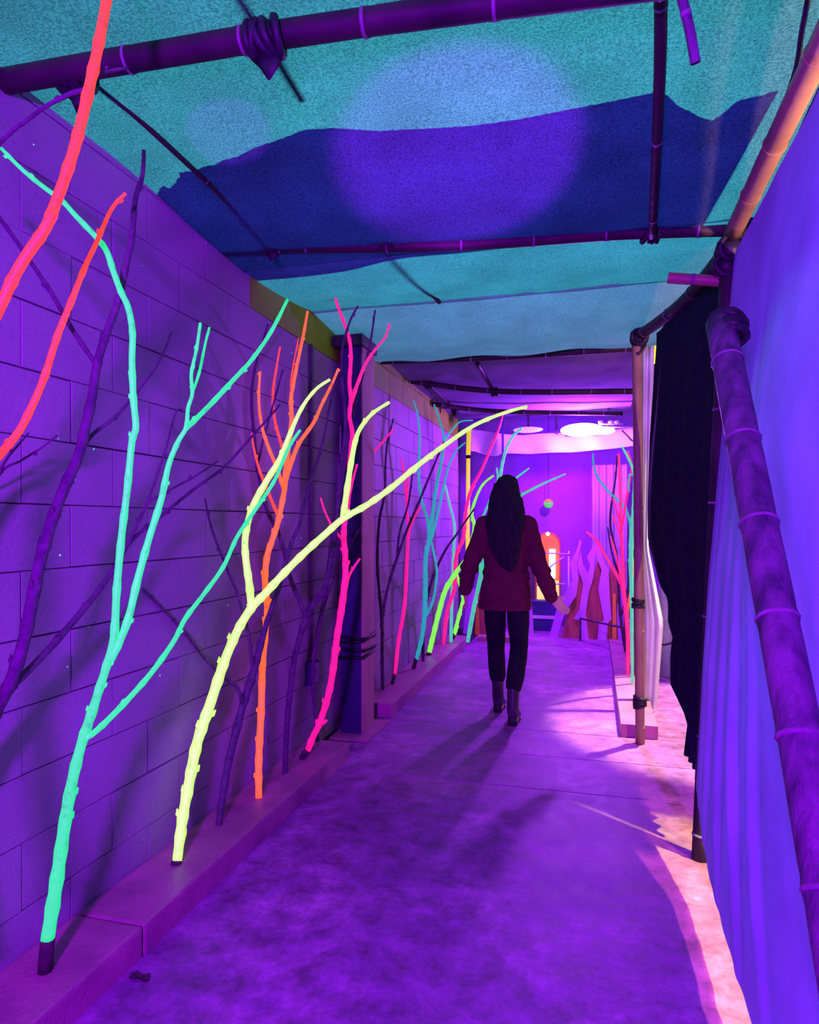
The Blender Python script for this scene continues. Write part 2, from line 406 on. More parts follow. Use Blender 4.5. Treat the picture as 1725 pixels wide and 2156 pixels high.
b3 = bamboo('bamboo_beam', 'dark bamboo beam along the far hem of the sagging pale blue roof cloth', 'beam',
            [(-1.63, 5.18, 2.67), (-.7, 5.2, 2.65), (.30, 5.15, 2.64)], .024)
r1 = bamboo('bamboo_rail', 'tan bamboo rail lit orange along the top of the violet drape', 'rail',
            [(.545, 3.02, 2.555), (.54, 1.6, 2.545), (.54, -.4, 2.54)], .034, MAT['bamboo_tan'], .40, ringmat=MAT['bamboo_tan'], off=.35)
r2 = bamboo('bamboo_rail', 'dark bamboo rail above the black curtain between the two right hand posts', 'rail',
            [(.545, 3.04, 2.52), (.44, 3.7, 2.50), (.275, 4.5, 2.555)], .032, nodes=.4)
p1 = bamboo('bamboo_post', 'slim upright pole beside the opening, lit pink on its right side', 'post',
            [(.283, 4.515, 0), (.262, 4.5, 2.60)], .0285, MAT['bamboo_tan'], .7, ringmat=MAT['bamboo_tan'])
p2 = bamboo('bamboo_post', 'dark bamboo post behind the drape, only its foot showing on the floor', 'post',
            [(.425, 3.02, 0), (.548, 3.06, 2.60)], .036, nodes=.45)
bp = bamboo('bamboo_pole', 'thick weathered bamboo brace leaning aslant in front of the violet drape', 'pole',
            [atY(1517, 680, 2.06), (.352, 1.65, 1.375), (.36, 1.237, .82), (.362, .66, .035)], .0385, MAT['bamboo_purple'], .27, off=.16, base=(.362, .66, 0))
st1 = bamboo('roof_pole', 'thin pole under the roof cloth joining the near and second beams along the left', 'pole',
            [atZ(150, 130, 2.70), atZ(205, 172, 2.69), atZ(400, 350, 2.665), atZ(570, 512, 2.645), atZ(594, 553, 2.64)], .0095, nodes=.5)
st2 = bamboo('roof_pole', 'short bare stick lashed across the near beam, pointing away', 'pole',
            [atZ(505, -30, 2.712), atZ(560, 62, 2.706), atZ(640, 200, 2.70)], .011, nodes=.5)
st3 = bamboo('roof_pole', 'long dark pole running straight down the right side of the roof over the blue cloth', 'pole',
            [atZ(1392, -60, 2.655), atZ(1392, 0, 2.65), atZ(1388, 200, 2.615), atZ(1374, 497, 2.565)], .0165, nodes=.5)
st4 = bamboo('roof_pole', 'thin stick under the cyan cloth running on from the second beam', 'pole',
            [atZ(800, 495, 2.655), atZ(830, 528, 2.65), atZ(925, 636, 2.64)], .0125, nodes=.5)
st5 = bamboo('roof_pole', 'thin dark pole under the far violet cloth between two beams', 'pole',
            [atZ(1005, 765, 2.665), atZ(1042, 828, 2.62)], .018, nodes=.5)
st6 = bamboo('roof_pole', 'short dark pole under the far left corner of the violet cloth', 'pole',
            [atZ(905, 812, 2.70), atZ(960, 865, 2.66)], .018, nodes=.5)
stub = bamboo('bamboo_stub', 'short hollow bamboo end sticking out sideways from the right hand corner joint', 'bamboo stub',
            [atY(1407, 585, 3.1), atY(1528, 593, 3.08)], .023, MAT['bamboo_tan'], .5, hollow=True)
stub2 = bamboo('bamboo_stub', 'small dark bamboo end poking out just above the hollow bamboo end', 'bamboo stub',
            [atY(1497, 567, 3.12), atY(1540, 558, 3.10)], .018, MAT['bamboo'], .5, hollow=True)
hang = bamboo('bamboo_cane', 'split purple cane hanging down from the roof at the top right', 'cane',
            [atY(1465, 133, 1.62), atY(1452, 60, 1.60), atY(1428, -40, 1.57), atY(1405, -150, 1.54)], .011, MAT['bamboo_purple'], .6, hollow=True)
lashing(b1, atZ(165, 158, 2.665), (1, 0, 0), .040, 2)
lashing(b1, atZ(562, 80, 2.655), (1, 0, 0), .040, 1)
lashing(b2, atY(572, 515, 2.83), (1, 0, 0), .030, 1)
lashing(b2, atY(812, 511, 2.90), (1, 0, 0), .032, 0)
lashing(b2, atY(1374, 492, 3.03), (1, 0, 0), .032, 0)
lashing(r2, (.545, 3.05, 2.50), (0, 1, 0), .045, 1); lashing(r2, (.530, 3.06, 2.44), (0, 1, 0), .042, 1)
lashing(r2, (.275, 4.49, 2.54), (0, 1, 0), .042, 1)
lashing(p1, (.27, 4.505, .88), (0, 0, 1), .030, 0); lashing(p1, (.281, 4.514, .26), (0, 0, 1), .032, 0)
lashing(bp, atY(1535, 695, 2.05), (0, .5, .8), .038, 0)
lashing(b4, atY(904, 810, 6.15), (1, 0, 0), .03, 0); lashing(b4, atY(1042, 825, 6.25), (1, 0, 0), .032, 0)
lashing(b5, atZ(958, 868, 2.62), (1, 0, 0), .03, 0)
cord = thing('black_rope', 'black rope hanging beside the tan rail at the top right', 'rope', atZ(1702, 0, 2.6))
bm = bmesh.new(); bm_tube(bm, [p-cord.location for p in catmull([atZ(1712, -60, 2.66), atZ(1690, 60, 2.62), atZ(1662, 190, 2.6), atZ(1570, 400, 2.58)], 6)], .007, 8)
finish(bm, 'strand', MAT['black'], cord)

# ------------------------------------------------------------------ cloth roof
def sagz(x, y, amp, y0, y1, seed=0):
    u = min(max((y-y0)/(y1-y0), 0), 1)
    return -amp*math.sin(PI*u)*(.7+.3*math.cos((x+.5)*2.2))+.008*noise.noise(Vector((x*3+seed, y*3, 0)))
def panel(name, label, mat, x0, x1, y0, y1, z0, z1, amp, seed, nx=70, ny=70, extra=None):
    def f(u, v):
        x = x0+(x1-x0)*u; y = y0+(y1-y0)*v
        z = z0+(z1-z0)*v+sagz(x, y, amp, y0, y1, seed)
        if extra: z += extra(x, y, u, v)
        return Vector((x, y, z))
    return tag(grid(name, mat, f, nx, ny), label, 'cloth')
def pa_extra(x, y, u, v):
    z = 0
    for xc_, wd, h in ((.28, .05, .012), (.42, .04, .016), (.52, .03, .012), (-.1, .08, .006)):
        z += h*math.exp(-((x-xc_-.02*math.sin(y*3))/wd)**2)*(.5+.5*math.sin(y*2.3+xc_*9))
    t = min(1, max(0, (y-2.0)/.98)); z -= .06*t*t*(3-2*t)
    return z-.012*math.exp(-((x-.33)/.1)**2)
panel('roof_cloth', 'big pale cloth sheet of the roof overhead, glowing turquoise at the near end', MAT['canopy_a'], -1.645, .64, -1.2, 3.0, 2.735, 2.665, .012, 1, 90, 110, pa_extra)
panel('roof_cloth', 'cyan roof cloth just beyond the second bamboo beam', MAT['canopy_b'], -1.645, .60, 2.985, 3.86, 2.602, 2.665, .03, 5, 80, 40,
      lambda x, y, u, v: .012*math.exp(-((x-.0-.12*(y-3.4))/.02)**2)+.014*math.exp(-((x-.06-.12*(y-3.4))/.018)**2)+.01*math.exp(-((x+.35)/.03)**2))
panel('roof_cloth', 'pale blue roof cloth sagging low in the middle distance', MAT['canopy_c'], -1.645, .53, 3.83, 5.2, 2.665, 2.66, .10, 9, 80, 50,
      lambda x, y, u, v: .02*math.sin(x*9+y*3)*v*.5)
panel('roof_cloth', 'dark violet roof cloth at the far end above the black light', MAT['canopy_d'], -1.65, .40, 5.18, 8.3, 2.72, 2.68, .02, 13, 50, 60)
# blue sheet lying on top of the pale one, with a frayed front edge
edge = [(318, 378), (326, 392), (345, 372), (362, 378), (385, 346), (410, 344), (430, 334), (452, 330), (470, 320), (500, 312), (540, 292), (580, 280), (620, 266), (640, 258),
        (700, 254), (800, 258), (900, 250), (1000, 240), (1100, 225), (1200, 205), (1300, 186), (1385, 170), (1405, 176), (1430, 200), (1470, 216), (1500, 219), (1525, 207), (1545, 193), (1600, 176), (1640, 165)]
E = [atZ(a, b, 2.70) for a, b in edge]
EX = [e.x for e in E]
def fz(x, y):
    v = (y+1.2)/4.2
    return 2.735+(2.665-2.735)*v+sagz(x, y, .012, -1.2, 3.0, 1)+pa_extra(x, y, 0, v)
def ov(u, v):
    k = u*(len(E)-1); i = min(int(k), len(E)-2); e = E[i].lerp(E[i+1], k-i)
    x = e.x+(0 if u < .97 else 0)-.10*v*max(0, u-.93)/.07
    y = e.y+(3.03+.10/(1+math.exp((x+1.05)*14))-e.y)*v+((.004+.030*max(0, 1-u*4))*noise.noise(Vector((x*60, 0, 0))) if v == 0 else 0)
    return Vector((x, y, fz(x, y)+.006+.008*v))
tag(grid('roof_overlay', MAT['overlay'], ov, 300, 24), 'deep blue cloth with a frayed edge lying across the pale roof sheet', 'cloth')

# ------------------------------------------------------------------ drape and curtain on the right
def drape_x(z, y):
    x = interp([0, .31, .62, 1.15, 1.75, 2.2, 2.6], [.385, .405, .425, .452, .505, .532, .562], z)
    x += .07*max(0, (1.5-y))/1.0
    t = min(1, max(0, (2.7-y)/.8)); x -= .062*math.exp(-((z-1.55)/.5)**2)*t*t*(3-2*t)
    return x
def drape(u, v):
    y = .1+(3.05-.1)*u
    zh = interp([0, 1.9, 2.3, 2.6, 2.80, 3.05], [.09, .095, .105, .13, .20, .315], y)
    z = zh+(2.47-zh)*v
    x = drape_x(z, y); k = 1-v
    for yf, bend, a, wd in ((2.82, .10, .014, .035), (2.62, .25, .018, .04), (2.40, .45, .022, .045), (2.12, .55, .014, .05), (2.93, .02, .010, .02)):
        yc = yf-bend*max(0, .75-z)**1.6*1.3
        s = math.exp(-((y-yc)/wd)**2)
        x += -a*s*k**1.6*min(1, .2+v*5)+a*.6*math.exp(-((y-yc+wd*1.6)/wd)**2)*k**1.6*min(1, .2+v*5)
    x += .004*noise.noise(Vector((y*5, z*2, 3)))
    return Vector((x, y, z))
tag(grid('violet_drape', MAT['drape'], drape, 200, 90), 'big violet-lit cloth drape walling the right side of the passage', 'drape')

CE = [(717, 1382), (795, 1376), (925, 1366), (1055, 1362), (1135, 1361), (1184, 1373), (1233, 1386), (1258, 1402), (1311, 1404), (1333, 1415), (1377, 1410), (1435, 1411), (1466, 1427), (1515, 1451), (1590, 1442), (1648, 1455)]
def cur_pt(t, z):
    A = Vector((.430, 3.075, 0)).lerp(Vector((.560, 3.10, 0)), z/2.55); B = Vector((.33, 4.58, 0)).lerp(Vector((.285, 4.47, 0)), z/2.55)
    p = A.lerp(B, t); p.z = z; return p
def cur_edge(z):
    t = .5
    lo, hi = 0.0, 1.0
    for _ in range(24):
        t = (lo+hi)/2; a, b = topx(cur_pt(t, z)); e = interp([c[0] for c in CE], [c[1] for c in CE], b)
        if a > e: lo = t
        else: hi = t
    return t
def curtain(u, v):
    z = .30+(2.475-.30)*v; t = cur_edge(z)
    p = cur_pt(t*u, z)
    p.x += .012*math.sin(u*26+z*.7)*(1-.6*v)+.004*noise.noise(Vector((u*6, z*3, 1)))
    return p
tag(grid('black_curtain', MAT['black_cloth'], curtain, 70, 70), 'black curtain drawn back beside the opening behind the violet drape', 'curtain')

# ------------------------------------------------------------------ branches
def path3d(pts, Y0, Y1, rpx):
    P = [Vector((a, b, 0)) for a, b in pts]
    Q = catmull(P, 5 if len(P) > 3 else 7)
    L = [0]
    for i in range(1, len(Q)): L.append(L[-1]+(Q[i]-Q[i-1]).length)
    out, rad = [], []
    for q, l in zip(Q, L):
        t = l/L[-1]; Y = Y0+(Y1-Y0)*t
        p = atY(q.x, q.y, Y); r = (rpx[0]+(rpx[1]-rpx[0])*t**.85)*depth(p)/FPX if len(rpx) == 2 else interp([i/(len(rpx)-1) for i in range(len(rpx))], rpx, t)*depth(p)/FPX
        lim = WX+r+.006
        if p.x < lim: p = atX(q.x, q.y, lim); r = r*1.0
        out.append(p); rad.append(r)
    return out, rad
def branch(label, parts, group=None, foot=None, base_y=None, cat='branch', ground=None):
    """parts: (part name, pixel path, radii in pixels, Y at the far end, material)"""
    done = []; root = None
    for i, (nm, pts, rpx, Y1, mat) in enumerate(parts):
        if i == 0:
            g = foot[-1] if foot else pts[0]
            Y0 = base_y if base_y is not None else atZ(g[0], g[1], KZ if ground is None else ground).y
        else:
            a = Vector((pts[0][0], pts[0][1])); best = 1e9
            for (q, qq) in done:
                d = (a-q).length
                if d < best: best = d; Y0 = qq.y; joint = qq
        P, R = path3d(pts, Y0, Y1 if Y1 is not None else Y0, rpx)
        if i > 0 and best > .8: P.insert(0, joint.copy()); R.insert(0, R[0])
        if i == 0:
            root = thing('tree_branch', label, cat, P[0], group)
            bpos = P[0].copy()
        done += [(Vector(topx(p)), p) for p in P]
        bm = bmesh.new(); s = 0; nk = random.uniform(.03, .07); rr = list(R); buds = []
        for k in range(1, len(P)):
            s += (P[k]-P[k-1]).length
            if s > nk and k < len(P)-1:
                nk = s+random.uniform(.05, .11); rr[k] *= 1.16; buds.append(k)
        rr = [r*(1+.05*noise.noise(Vector((k*.7, i*3.1, 0)))) for k, r in enumerate(rr)]
        bm_tube(bm, [p-bpos for p in P], rr, 10 if R[0] > .006 else 7)
        for k in buds:
            if random.random() < .75:
                t = (P[min(k+1, len(P)-1)]-P[k-1]).normalized(); o = t.orthogonal().normalized()
                o = Matrix.Rotation(random.uniform(0, 2*PI), 3, t) @ o; h = max(.008, R[k]*.9)
                q = P[k]-bpos+o*R[k]*.6
                bm_tube(bm, [q, q+(o+t*.9)*h*.6, q+(o*.9+t*1.6)*h], [h*.42, h*.5, h*.12], 6)
        finish(bm, nm, mat, root)
    if foot:
        F = [atY(a, b, atZ(foot[-1][0], foot[-1][1], KZ if ground is None else ground).y) for a, b in foot]
        F[-1].z = (KZ if ground is None else ground)
        r = R0 = parts[0][2][0]*depth(F[0])/FPX
        bm = bmesh.new(); bm_tube(bm, [p-bpos for p in F], [r*1.03]+[r*1.08]*(len(F)-1), 10)
        finish(bm, 'unpainted_foot', MAT['foot'], root)
    return root
m = MAT
branch('tall green fluorescent branch nearest the viewer, forking by the left wall, bare black foot', [
    ('stem', [(100, 1978), (120, 1850), (142, 1700), (165, 1590), (200, 1480), (225, 1400), (240, 1340), (246, 1240), (256, 1130), (268, 1030), (278, 930), (286, 900), (281, 840), (278, 760), (279, 700), (270, 648), (255, 615), (240, 575), (225, 530), (205, 502), (160, 455), (128, 420), (100, 400), (50, 360), (3, 313)], (13.5, 11, 8, 7, 6.5, 6, 3.8), 1.50, m['green']),
    ('limb', [(236, 1385), (268, 1310), (290, 1220), (315, 1130), (340, 1050), (355, 980), (375, 930), (392, 900), (396, 860), (405, 828), (403, 787), (414, 735), (422, 680)], (8, 7.5, 6.5, 4, 3), 1.75, m['green']),
    ('limb', [(392, 902), (440, 855), (497, 794), (529, 759), (570, 700), (605, 632)], (5.5, 4.5, 3.2), 2.2, m['green']),
    ('twig', [(405, 825), (419, 787), (433, 721), (441, 690)], (3.2, 2.4), 1.9, m['green']),
    ('limb', [(186, 1552), (215, 1528), (270, 1472), (320, 1415), (366, 1350), (390, 1303), (430, 1250), (470, 1194), (497, 1135), (522, 1096), (551, 1054), (580, 1008), (609, 941), (632, 906)], (6.5, 5.5, 4.5, 4, 3), 2.5, m['green'])],
    foot=[(101, 1976), (97, 2015), (95, 2045)])
branch('bright lime yellow branch arching out over the passage toward the walker', [
    ('stem', [(373, 1813), (385, 1720), (400, 1640), (415, 1565), (440, 1490), (470, 1400), (490, 1350), (510, 1310), (533, 1276), (560, 1248), (600, 1205), (640, 1165), (690, 1120), (725, 1090), (770, 1065), (820, 1030), (880, 980), (940, 935), (1000, 895), (1060, 870), (1110, 856)], (10, 11, 11, 9.5, 8, 7, 6, 4.5, 3), 3.3, m['yellow']),
    ('limb', [(530, 1282), (525, 1230), (518, 1180), (516, 1140), (522, 1100), (535, 1060), (560, 1015), (590, 965), (608, 920), (635, 860), (665, 820), (695, 799)], (8, 7, 6.5, 4.5, 3), 2.75, m['yellow']),
    ('limb', [(722, 1090), (728, 1050), (737, 990), (748, 930), (760, 900), (785, 870), (820, 847)], (6.5, 5.5, 3), 3.2, m['yellow'])],
    foot=[(373, 1811), (371, 1818)])
branch('orange red branch with many upright twigs standing behind the lime yellow one', [
    ('stem', [(545, 1680), (545, 1600), (550, 1500), (553, 1400), (560, 1320), (563, 1270), (558, 1220), (563, 1170), (574, 1135), (585, 1101), (597, 1043), (602, 1010), (612, 979), (620, 956), (632, 930), (661, 889), (678, 851), (698, 811), (713, 776)], (7, 7, 6.5, 6.5, 5.5, 4, 2.5), 3.3, m['orange']),
    ('limb', [(600, 1025), (603, 979), (609, 927), (614, 883), (613, 840), (620, 796), (632, 738), (640, 700), (648, 655)], (5.5, 4.2, 2.6), 3.2, m['orange']),
    ('limb', [(597, 1028), (583, 985), (565, 941), (551, 895), (545, 840), (548, 782)], (4.2, 3.2, 2.3), 3.0, m['orange']),
    ('limb', [(603, 965), (588, 921), (577, 875), (575, 825), (583, 770), (590, 730)], (3.5, 2.8, 1.8), 3.1, m['red']),
    ('limb', [(585, 1085), (565, 1037), (545, 985), (533, 935), (531, 912)], (3.6, 2.8, 2), 2.95, m['red']),
    ('twig', [(613, 832), (614, 790), (629, 712)], (2, 1.2), 3.1, m['red'])])
branch('hot pink branch standing close in front of the steel column', [
    ('stem', [(648, 1580), (660, 1550), (672, 1525), (690, 1470), (700, 1420), (710, 1340), (718, 1290), (727, 1220), (727, 1170), (724, 1120), (732, 1057), (738, 956), (742, 912), (736, 877), (739, 840), (736, 805), (739, 753), (736, 715), (725, 680), (709, 637), (700, 593)], (6.5, 7, 7, 5.5, 4.5, 4, 2.5), 3.55, m['pink']),
    ('limb', [(740, 848), (754, 805), (771, 764), (791, 735), (812, 709), (820, 682)], (4, 3, 2), 3.8, m['pink']),
    ('limb', [(722, 1268), (728, 1238), (735, 1213), (745, 1195), (758, 1176)], (4, 2.2), 3.6, m['pink']),
    ('twig', [(668, 1530), (678, 1524), (688, 1517)], (4, 3), 3.45, m['pink']),
    ('twig', [(733, 1060), (742, 1015), (752, 978)], (3.5, 2.2), 3.6, m['pink']),
    ('twig', [(724, 1140), (708, 1120), (695, 1100), (684, 1076), (675, 1048)], (2.6, 1.8), 3.5, m['pink']),
    ('bare_tip', [(700, 595), (698, 585), (696, 574)], (2.2, 1), 3.55, m['bark'])],
    foot=[(649, 1578), (640, 1590), (636, 1597)])
branch('thick red branch crossing the top left corner close to the viewer', [
    ('stem', [(-190, 2000), (-175, 1500), (-130, 1000), (-60, 760), (0, 645), (30, 582), (60, 532), (97, 478), (120, 420), (140, 365), (160, 300), (180, 220), (200, 130), (214, 60), (226, -10), (236, -90)], (20, 17, 14, 12.5, 11.5, 11, 10), 1.30, m['red']),
    ('twig', [(188, 188), (150, 197), (95, 225), (55, 255), (30, 272), (-10, 310)], (5.5, 4, 4.5), 1.18, m['bark']),
    ('twig', [(192, 170), (205, 155), (235, 149), (270, 143)], (5, 3), 1.35, m['bark'])], base_y=1.02)
branch('coral pink branch rising from the left edge below the thick red one', [
    ('stem', [(-150, 2080), (-140, 1700), (-110, 1250), (-60, 1040), (0, 958), (40, 908), (70, 850), (95, 790), (120, 710), (150, 635), (180, 560), (205, 507), (235, 440), (265, 407)], (13, 11, 10, 9, 8, 6.5, 3.5), 1.50, m['red'])], base_y=1.22)
branch('bare dark branch with unpainted purple bark leaning at the far left of the wall', [
    ('stem', [(-130, 2010), (-95, 1750), (-50, 1590), (-5, 1490), (20, 1440), (45, 1370), (65, 1280), (85, 1180), (105, 1110), (130, 1040), (165, 960), (180, 900), (195, 830), (205, 765), (225, 700), (250, 630), (265, 560), (278, 500), (285, 420), (300, 370), (303, 317)], (15, 14, 13, 12, 10, 7, 4), 1.62, m['bark']),
    ('limb', [(203, 768), (150, 690), (110, 620), (50, 530), (0, 460), (-40, 400)], (5, 4.5, 4), 1.40, m['bark']),
    ('limb', [(163, 965), (190, 920), (240, 880), (272, 845), (330, 770), (362, 700)], (5, 3.2, 1.8), 1.85, m['bark']),
    ('limb', [(20, 1450), (100, 1370), (195, 1260), (245, 1190), (275, 1140), (335, 1090), (415, 1025), (470, 985), (530, 920), (590, 852)], (8, 6.5, 4, 3, 2), 2.4, m['bark']),
    ('twig', [(268, 1150), (310, 1057), (345, 960), (370, 870), (384, 864)], (3.6, 2.5, 1.8), 2.0, m['bark']),
    ('twig', [(312, 1057), (360, 1030), (410, 1003), (460, 970)], (3, 1.8), 2.1, m['bark'])], base_y=1.35)
branch('thin bare twig reaching up from the left edge below the coral branch', [
    ('stem', [(-140, 2060), (-120, 1500), (-70, 1120), (0, 998), (42, 971), (87, 943), (120, 917)], (9, 7, 4, 3.2, 2), 1.55, m['bark']),
    ('twig', [(-10, 1010), (15, 965), (40, 935), (60, 912)], (3, 2), 1.5, m['bark'])], base_y=1.32)
branch('bare dark branch with unpainted bark between the lime yellow and orange branches', [
    ('stem', [(460, 1738), (475, 1640), (484, 1593), (510, 1491), (536, 1407), (556, 1332), (574, 1274), (588, 1236), (609, 1158), (620, 1129), (632, 1101), (649, 1028), (675, 950), (695, 854), (703, 811)], (6.5, 8, 8, 5, 4, 3, 2), 3.3, m['bark']),
    ('limb', [(512, 1485), (500, 1450), (470, 1425), (430, 1385), (400, 1345), (360, 1300), (300, 1240)], (4, 3, 2), 2.35, m['bark']),
    ('limb', [(534, 1415), (528, 1370), (520, 1320), (500, 1250), (475, 1190), (445, 1110), (432, 1050)], (4, 3, 2), 2.5, m['bark'])])
branch('bare forked branch with unpainted bark between the orange and hot pink branches', [
    ('stem', [(600, 1628), (602, 1590), (604, 1535), (612, 1448), (623, 1375), (646, 1297), (661, 1271), (684, 1236), (701, 1158), (708, 1100), (715, 1000), (728, 900), (719, 760), (734, 685), (754, 644)], (5.5, 6, 6, 4.5, 3, 2), 3.5, m['bark']),
    ('limb', [(644, 1297), (609, 1210), (600, 1167), (588, 1126), (562, 1072), (545, 1000), (536, 927), (530, 840), (539, 767), (565, 683)], (5, 4, 3, 2), 3.05, m['bark']),
    ('twig', [(542, 985), (556, 920), (576, 850), (596, 778)], (2.6, 1.6), 3.1, m['bark'])])
branch('bare crooked branch with unpainted bark right behind the hot pink branch', [
    ('stem', [(669, 1560), (665, 1500), (661, 1462), (659, 1404), (670, 1332), (681, 1274), (690, 1216), (700, 1130), (715, 1040), (728, 960), (745, 860), (771, 762), (782, 709), (790, 653)], (4, 5, 4.5, 3.4, 2), 3.7, m['bark']),
    ('limb', [(678, 1290), (700, 1225), (730, 1160), (762, 1106)], (3, 2), 3.7, m['bark'])])
# beyond the column
branch('bare forked branch with unpainted bark just beyond the steel column', [
    ('stem', [(806, 1452), (805, 1380), (804, 1303), (795, 1190), (799, 1096), (810, 1039), (814, 945), (829, 881)], (3.6, 3, 1.8), None, m['bark']),
    ('limb', [(803, 1320), (812, 1260), (825, 1209), (855, 1122), (882, 1058), (912, 985), (935, 930)], (3.2, 2.6, 1.8), 5.2, m['bark']),
    ('limb', [(836, 1180), (842, 1120), (860, 1060), (870, 985)], (2.4, 1.6), 5.0, m['bark'])])
branch('slim pink branch on the kerb just beyond the steel column', [
    ('stem', [(832, 1420), (840, 1346), (852, 1274), (858, 1158), (861, 1110), (857, 1066), (861, 985)], (3.6, 3.6, 3, 1.6), None, m['pink']),
    ('twig', [(861, 1118), (872, 1090), (887, 1066)], (2.6, 2), 5.3, m['pink']),
    ('twig', [(858, 1075), (853, 1020), (846, 965)], (2, 1.4), 5.0, m['pink'])], foot=[(832, 1418), (828, 1430), (826, 1440)])
branch('pink branch hidden behind the steel column, only its tip showing on the right', [
    ('stem', [(779, 1456), (772, 1330), (766, 1150), (772, 1030), (782, 962), (797, 941), (828, 905)], (3.4, 3.2, 2.6, 1.8), 4.85, m['pink'])])
branch('teal branch with three bowed limbs halfway along the left kerb', [
    ('stem', [(877, 1388), (889, 1340), (895, 1284), (896, 1201), (897, 1171), (904, 1133), (912, 1077), (920, 1020), (931, 964), (935, 926), (927, 888), (914, 851)], (4, 5, 4.6, 3.6, 3, 1.6), 5.9, m['teal']),
    ('limb', [(904, 1135), (901, 1096), (889, 1058), (882, 1001), (884, 926), (880, 877), (871, 843)], (3.4, 2.6, 1.6), 5.7, m['teal']),
    ('limb', [(906, 1140), (916, 1107), (927, 1058), (937, 1013), (946, 979), (961, 949), (980, 932)], (3.2, 2.4, 1.6), 6.2, m['teal']),
    ('limb', [(935, 930), (950, 907), (969, 888), (995, 885)], (2.6, 1.4), 6.2, m['teal']),
    ('limb', [(894, 1302), (912, 1265), (920, 1209), (916, 1175), (908, 1140)], (3, 2.2), 5.8, m['teal'])], foot=[(877, 1386), (873, 1400), (871, 1408)])
branch('pale mint branch with a bowed stem behind the teal one', [
    ('stem', [(950, 1352), (951, 1290), (953, 1220), (955, 1171), (957, 1107), (948, 1066), (937, 1020)], (3.4, 3, 2.2), None, m['mint'])])
branch('bright lime branch arching up beside the walker on the left', [
    ('stem', [(904, 1374), (912, 1340), (923, 1295), (938, 1243), (961, 1205), (980, 1179), (995, 1133), (999, 1107), (994, 1080), (1002, 1050), (1017, 1020), (1040, 1001)], (5, 5, 5, 4, 3, 2), 6.6, m['lime'])], foot=[(904, 1373), (903, 1379)])
branch('short lime branch below the left hand of the walker', [
    ('stem', [(957, 1336), (967, 1295), (976, 1258), (967, 1227), (960, 1200)], (4, 3.6, 2.4), None, m['lime'])], foot=[(957, 1334), (953, 1345)])
branch('pink branch rising behind the lime one near the yellow post', [
    ('stem', [(934, 1356), (942, 1288), (957, 1239), (961, 1171), (976, 1133), (980, 1084), (991, 1035), (1014, 990), (1027, 960), (1050, 905), (1060, 870)], (3.4, 4, 3.6, 3, 1.6), 7.4, m['pink'])])
branch('bare dark branch leaning right beside the teal one', [
    ('stem', [(891, 1392), (893, 1303), (908, 1228), (935, 1164), (961, 1126), (987, 1088), (1000, 1070)], (3.2, 2.8, 1.6), 6.2, m['bark'])])
branch('mint branch behind the head of the walker with limbs spreading to both sides', [
    ('stem', [(985, 1352), (1000, 1270), (1020, 1180), (1040, 1080), (1053, 1005), (1063, 956), (1078, 922), (1100, 900)], (4, 4, 3.6, 2.4), 7.4, m['mint']),
    ('limb', [(1035, 1100), (1065, 1065), (1097, 1043), (1145, 1018), (1191, 998)], (3.2, 2.8, 1.6), 7.3, m['mint']),
    ('limb', [(1046, 1050), (1070, 1022), (1089, 1005), (1114, 986)], (2.8, 1.8), 7.3, m['mint']),
    ('limb', [(1012, 1210), (1008, 1120), (1025, 1070), (1040, 1035), (1048, 1010), (1046, 985)], (2.8, 1.8), 7.0, m['mint'])])
# right hand cluster on the low kerb
RG = .085
branch('pink branch with narrow forks on the right kerb beside the slim pole', [
    ('stem', [(1322, 1420), (1322, 1330), (1314, 1240), (1310, 1150), (1308, 1100), (1307, 1050), (1305, 1000), (1303, 955)], (3.5, 3.5, 3, 2.2), None, m['pink']),
    ('limb', [(1309, 1110), (1300, 1080), (1291, 1050)], (2.6, 1.8), 5.6, m['pink']),
    ('limb', [(1310, 1140), (1302, 1115), (1291, 1087)], (2.6, 1.8), 5.6, m['pink']),
    ('limb', [(1309, 1120), (1318, 1060), (1330, 985), (1322, 950)], (2.4, 1.8), 5.5, m['pink'])], ground=RG)
branch('magenta branch bowing left across the violet flame boards', [
    ('stem', [(1326, 1400), (1320, 1300), (1313, 1245), (1305, 1222), (1290, 1195), (1276, 1172), (1262, 1146), (1250, 1132), (1235, 1120)], (3.5, 4, 3.4, 2), 6.4, m['pink']),
    ('limb', [(1316, 1262), (1306, 1205), (1296, 1165), (1286, 1130)], (3, 1.8), 6.2, m['pink']),
    ('limb', [(1320, 1300), (1330, 1230), (1338, 1160), (1330, 1100)], (2.4, 1.6), 5.9, m['red'])], ground=RG)
branch('mint branch with a thick bright top close against the slim pole', [
    ('stem', [(1332, 1440), (1331, 1350), (1330, 1250), (1329, 1170), (1331, 1120), (1334, 1085), (1336, 1050), (1337, 1010), (1334, 990), (1322, 962), (1310, 940)], (2.5, 3, 3.5, 5, 4, 2), 5.3, m['mint']),
    ('limb', [(1333, 1000), (1326, 1000), (1323, 1018), (1325, 1035)], (2, 1.6), 5.3, m['teal'])], ground=RG)
branch('teal branch curling left from the right kerb below the black light', [
    ('stem', [(1326, 1385), (1332, 1250), (1330, 1130), (1320, 1076), (1300, 1052), (1280, 1033), (1258, 1003), (1250, 975), (1249, 955)], (2.4, 2.6, 2.6, 1.8), 6.6, m['teal'])], ground=RG)
branch('bare dark twig standing at the back of the right kerb', [
    ('stem', [(1318, 1372), (1306, 1290), (1300, 1180), (1285, 1100), (1296, 1010), (1300, 960)], (3, 2.4, 1.6), 6.6, m['bark']),
    ('limb', [(1302, 1210), (1288, 1160), (1280, 1110)], (2, 1.4), 6.6, m['bark']),
    ('limb', [(1308, 1300), (1326, 1220), (1336, 1150)], (2, 1.4), 6.2, m['bark'])], ground=RG)
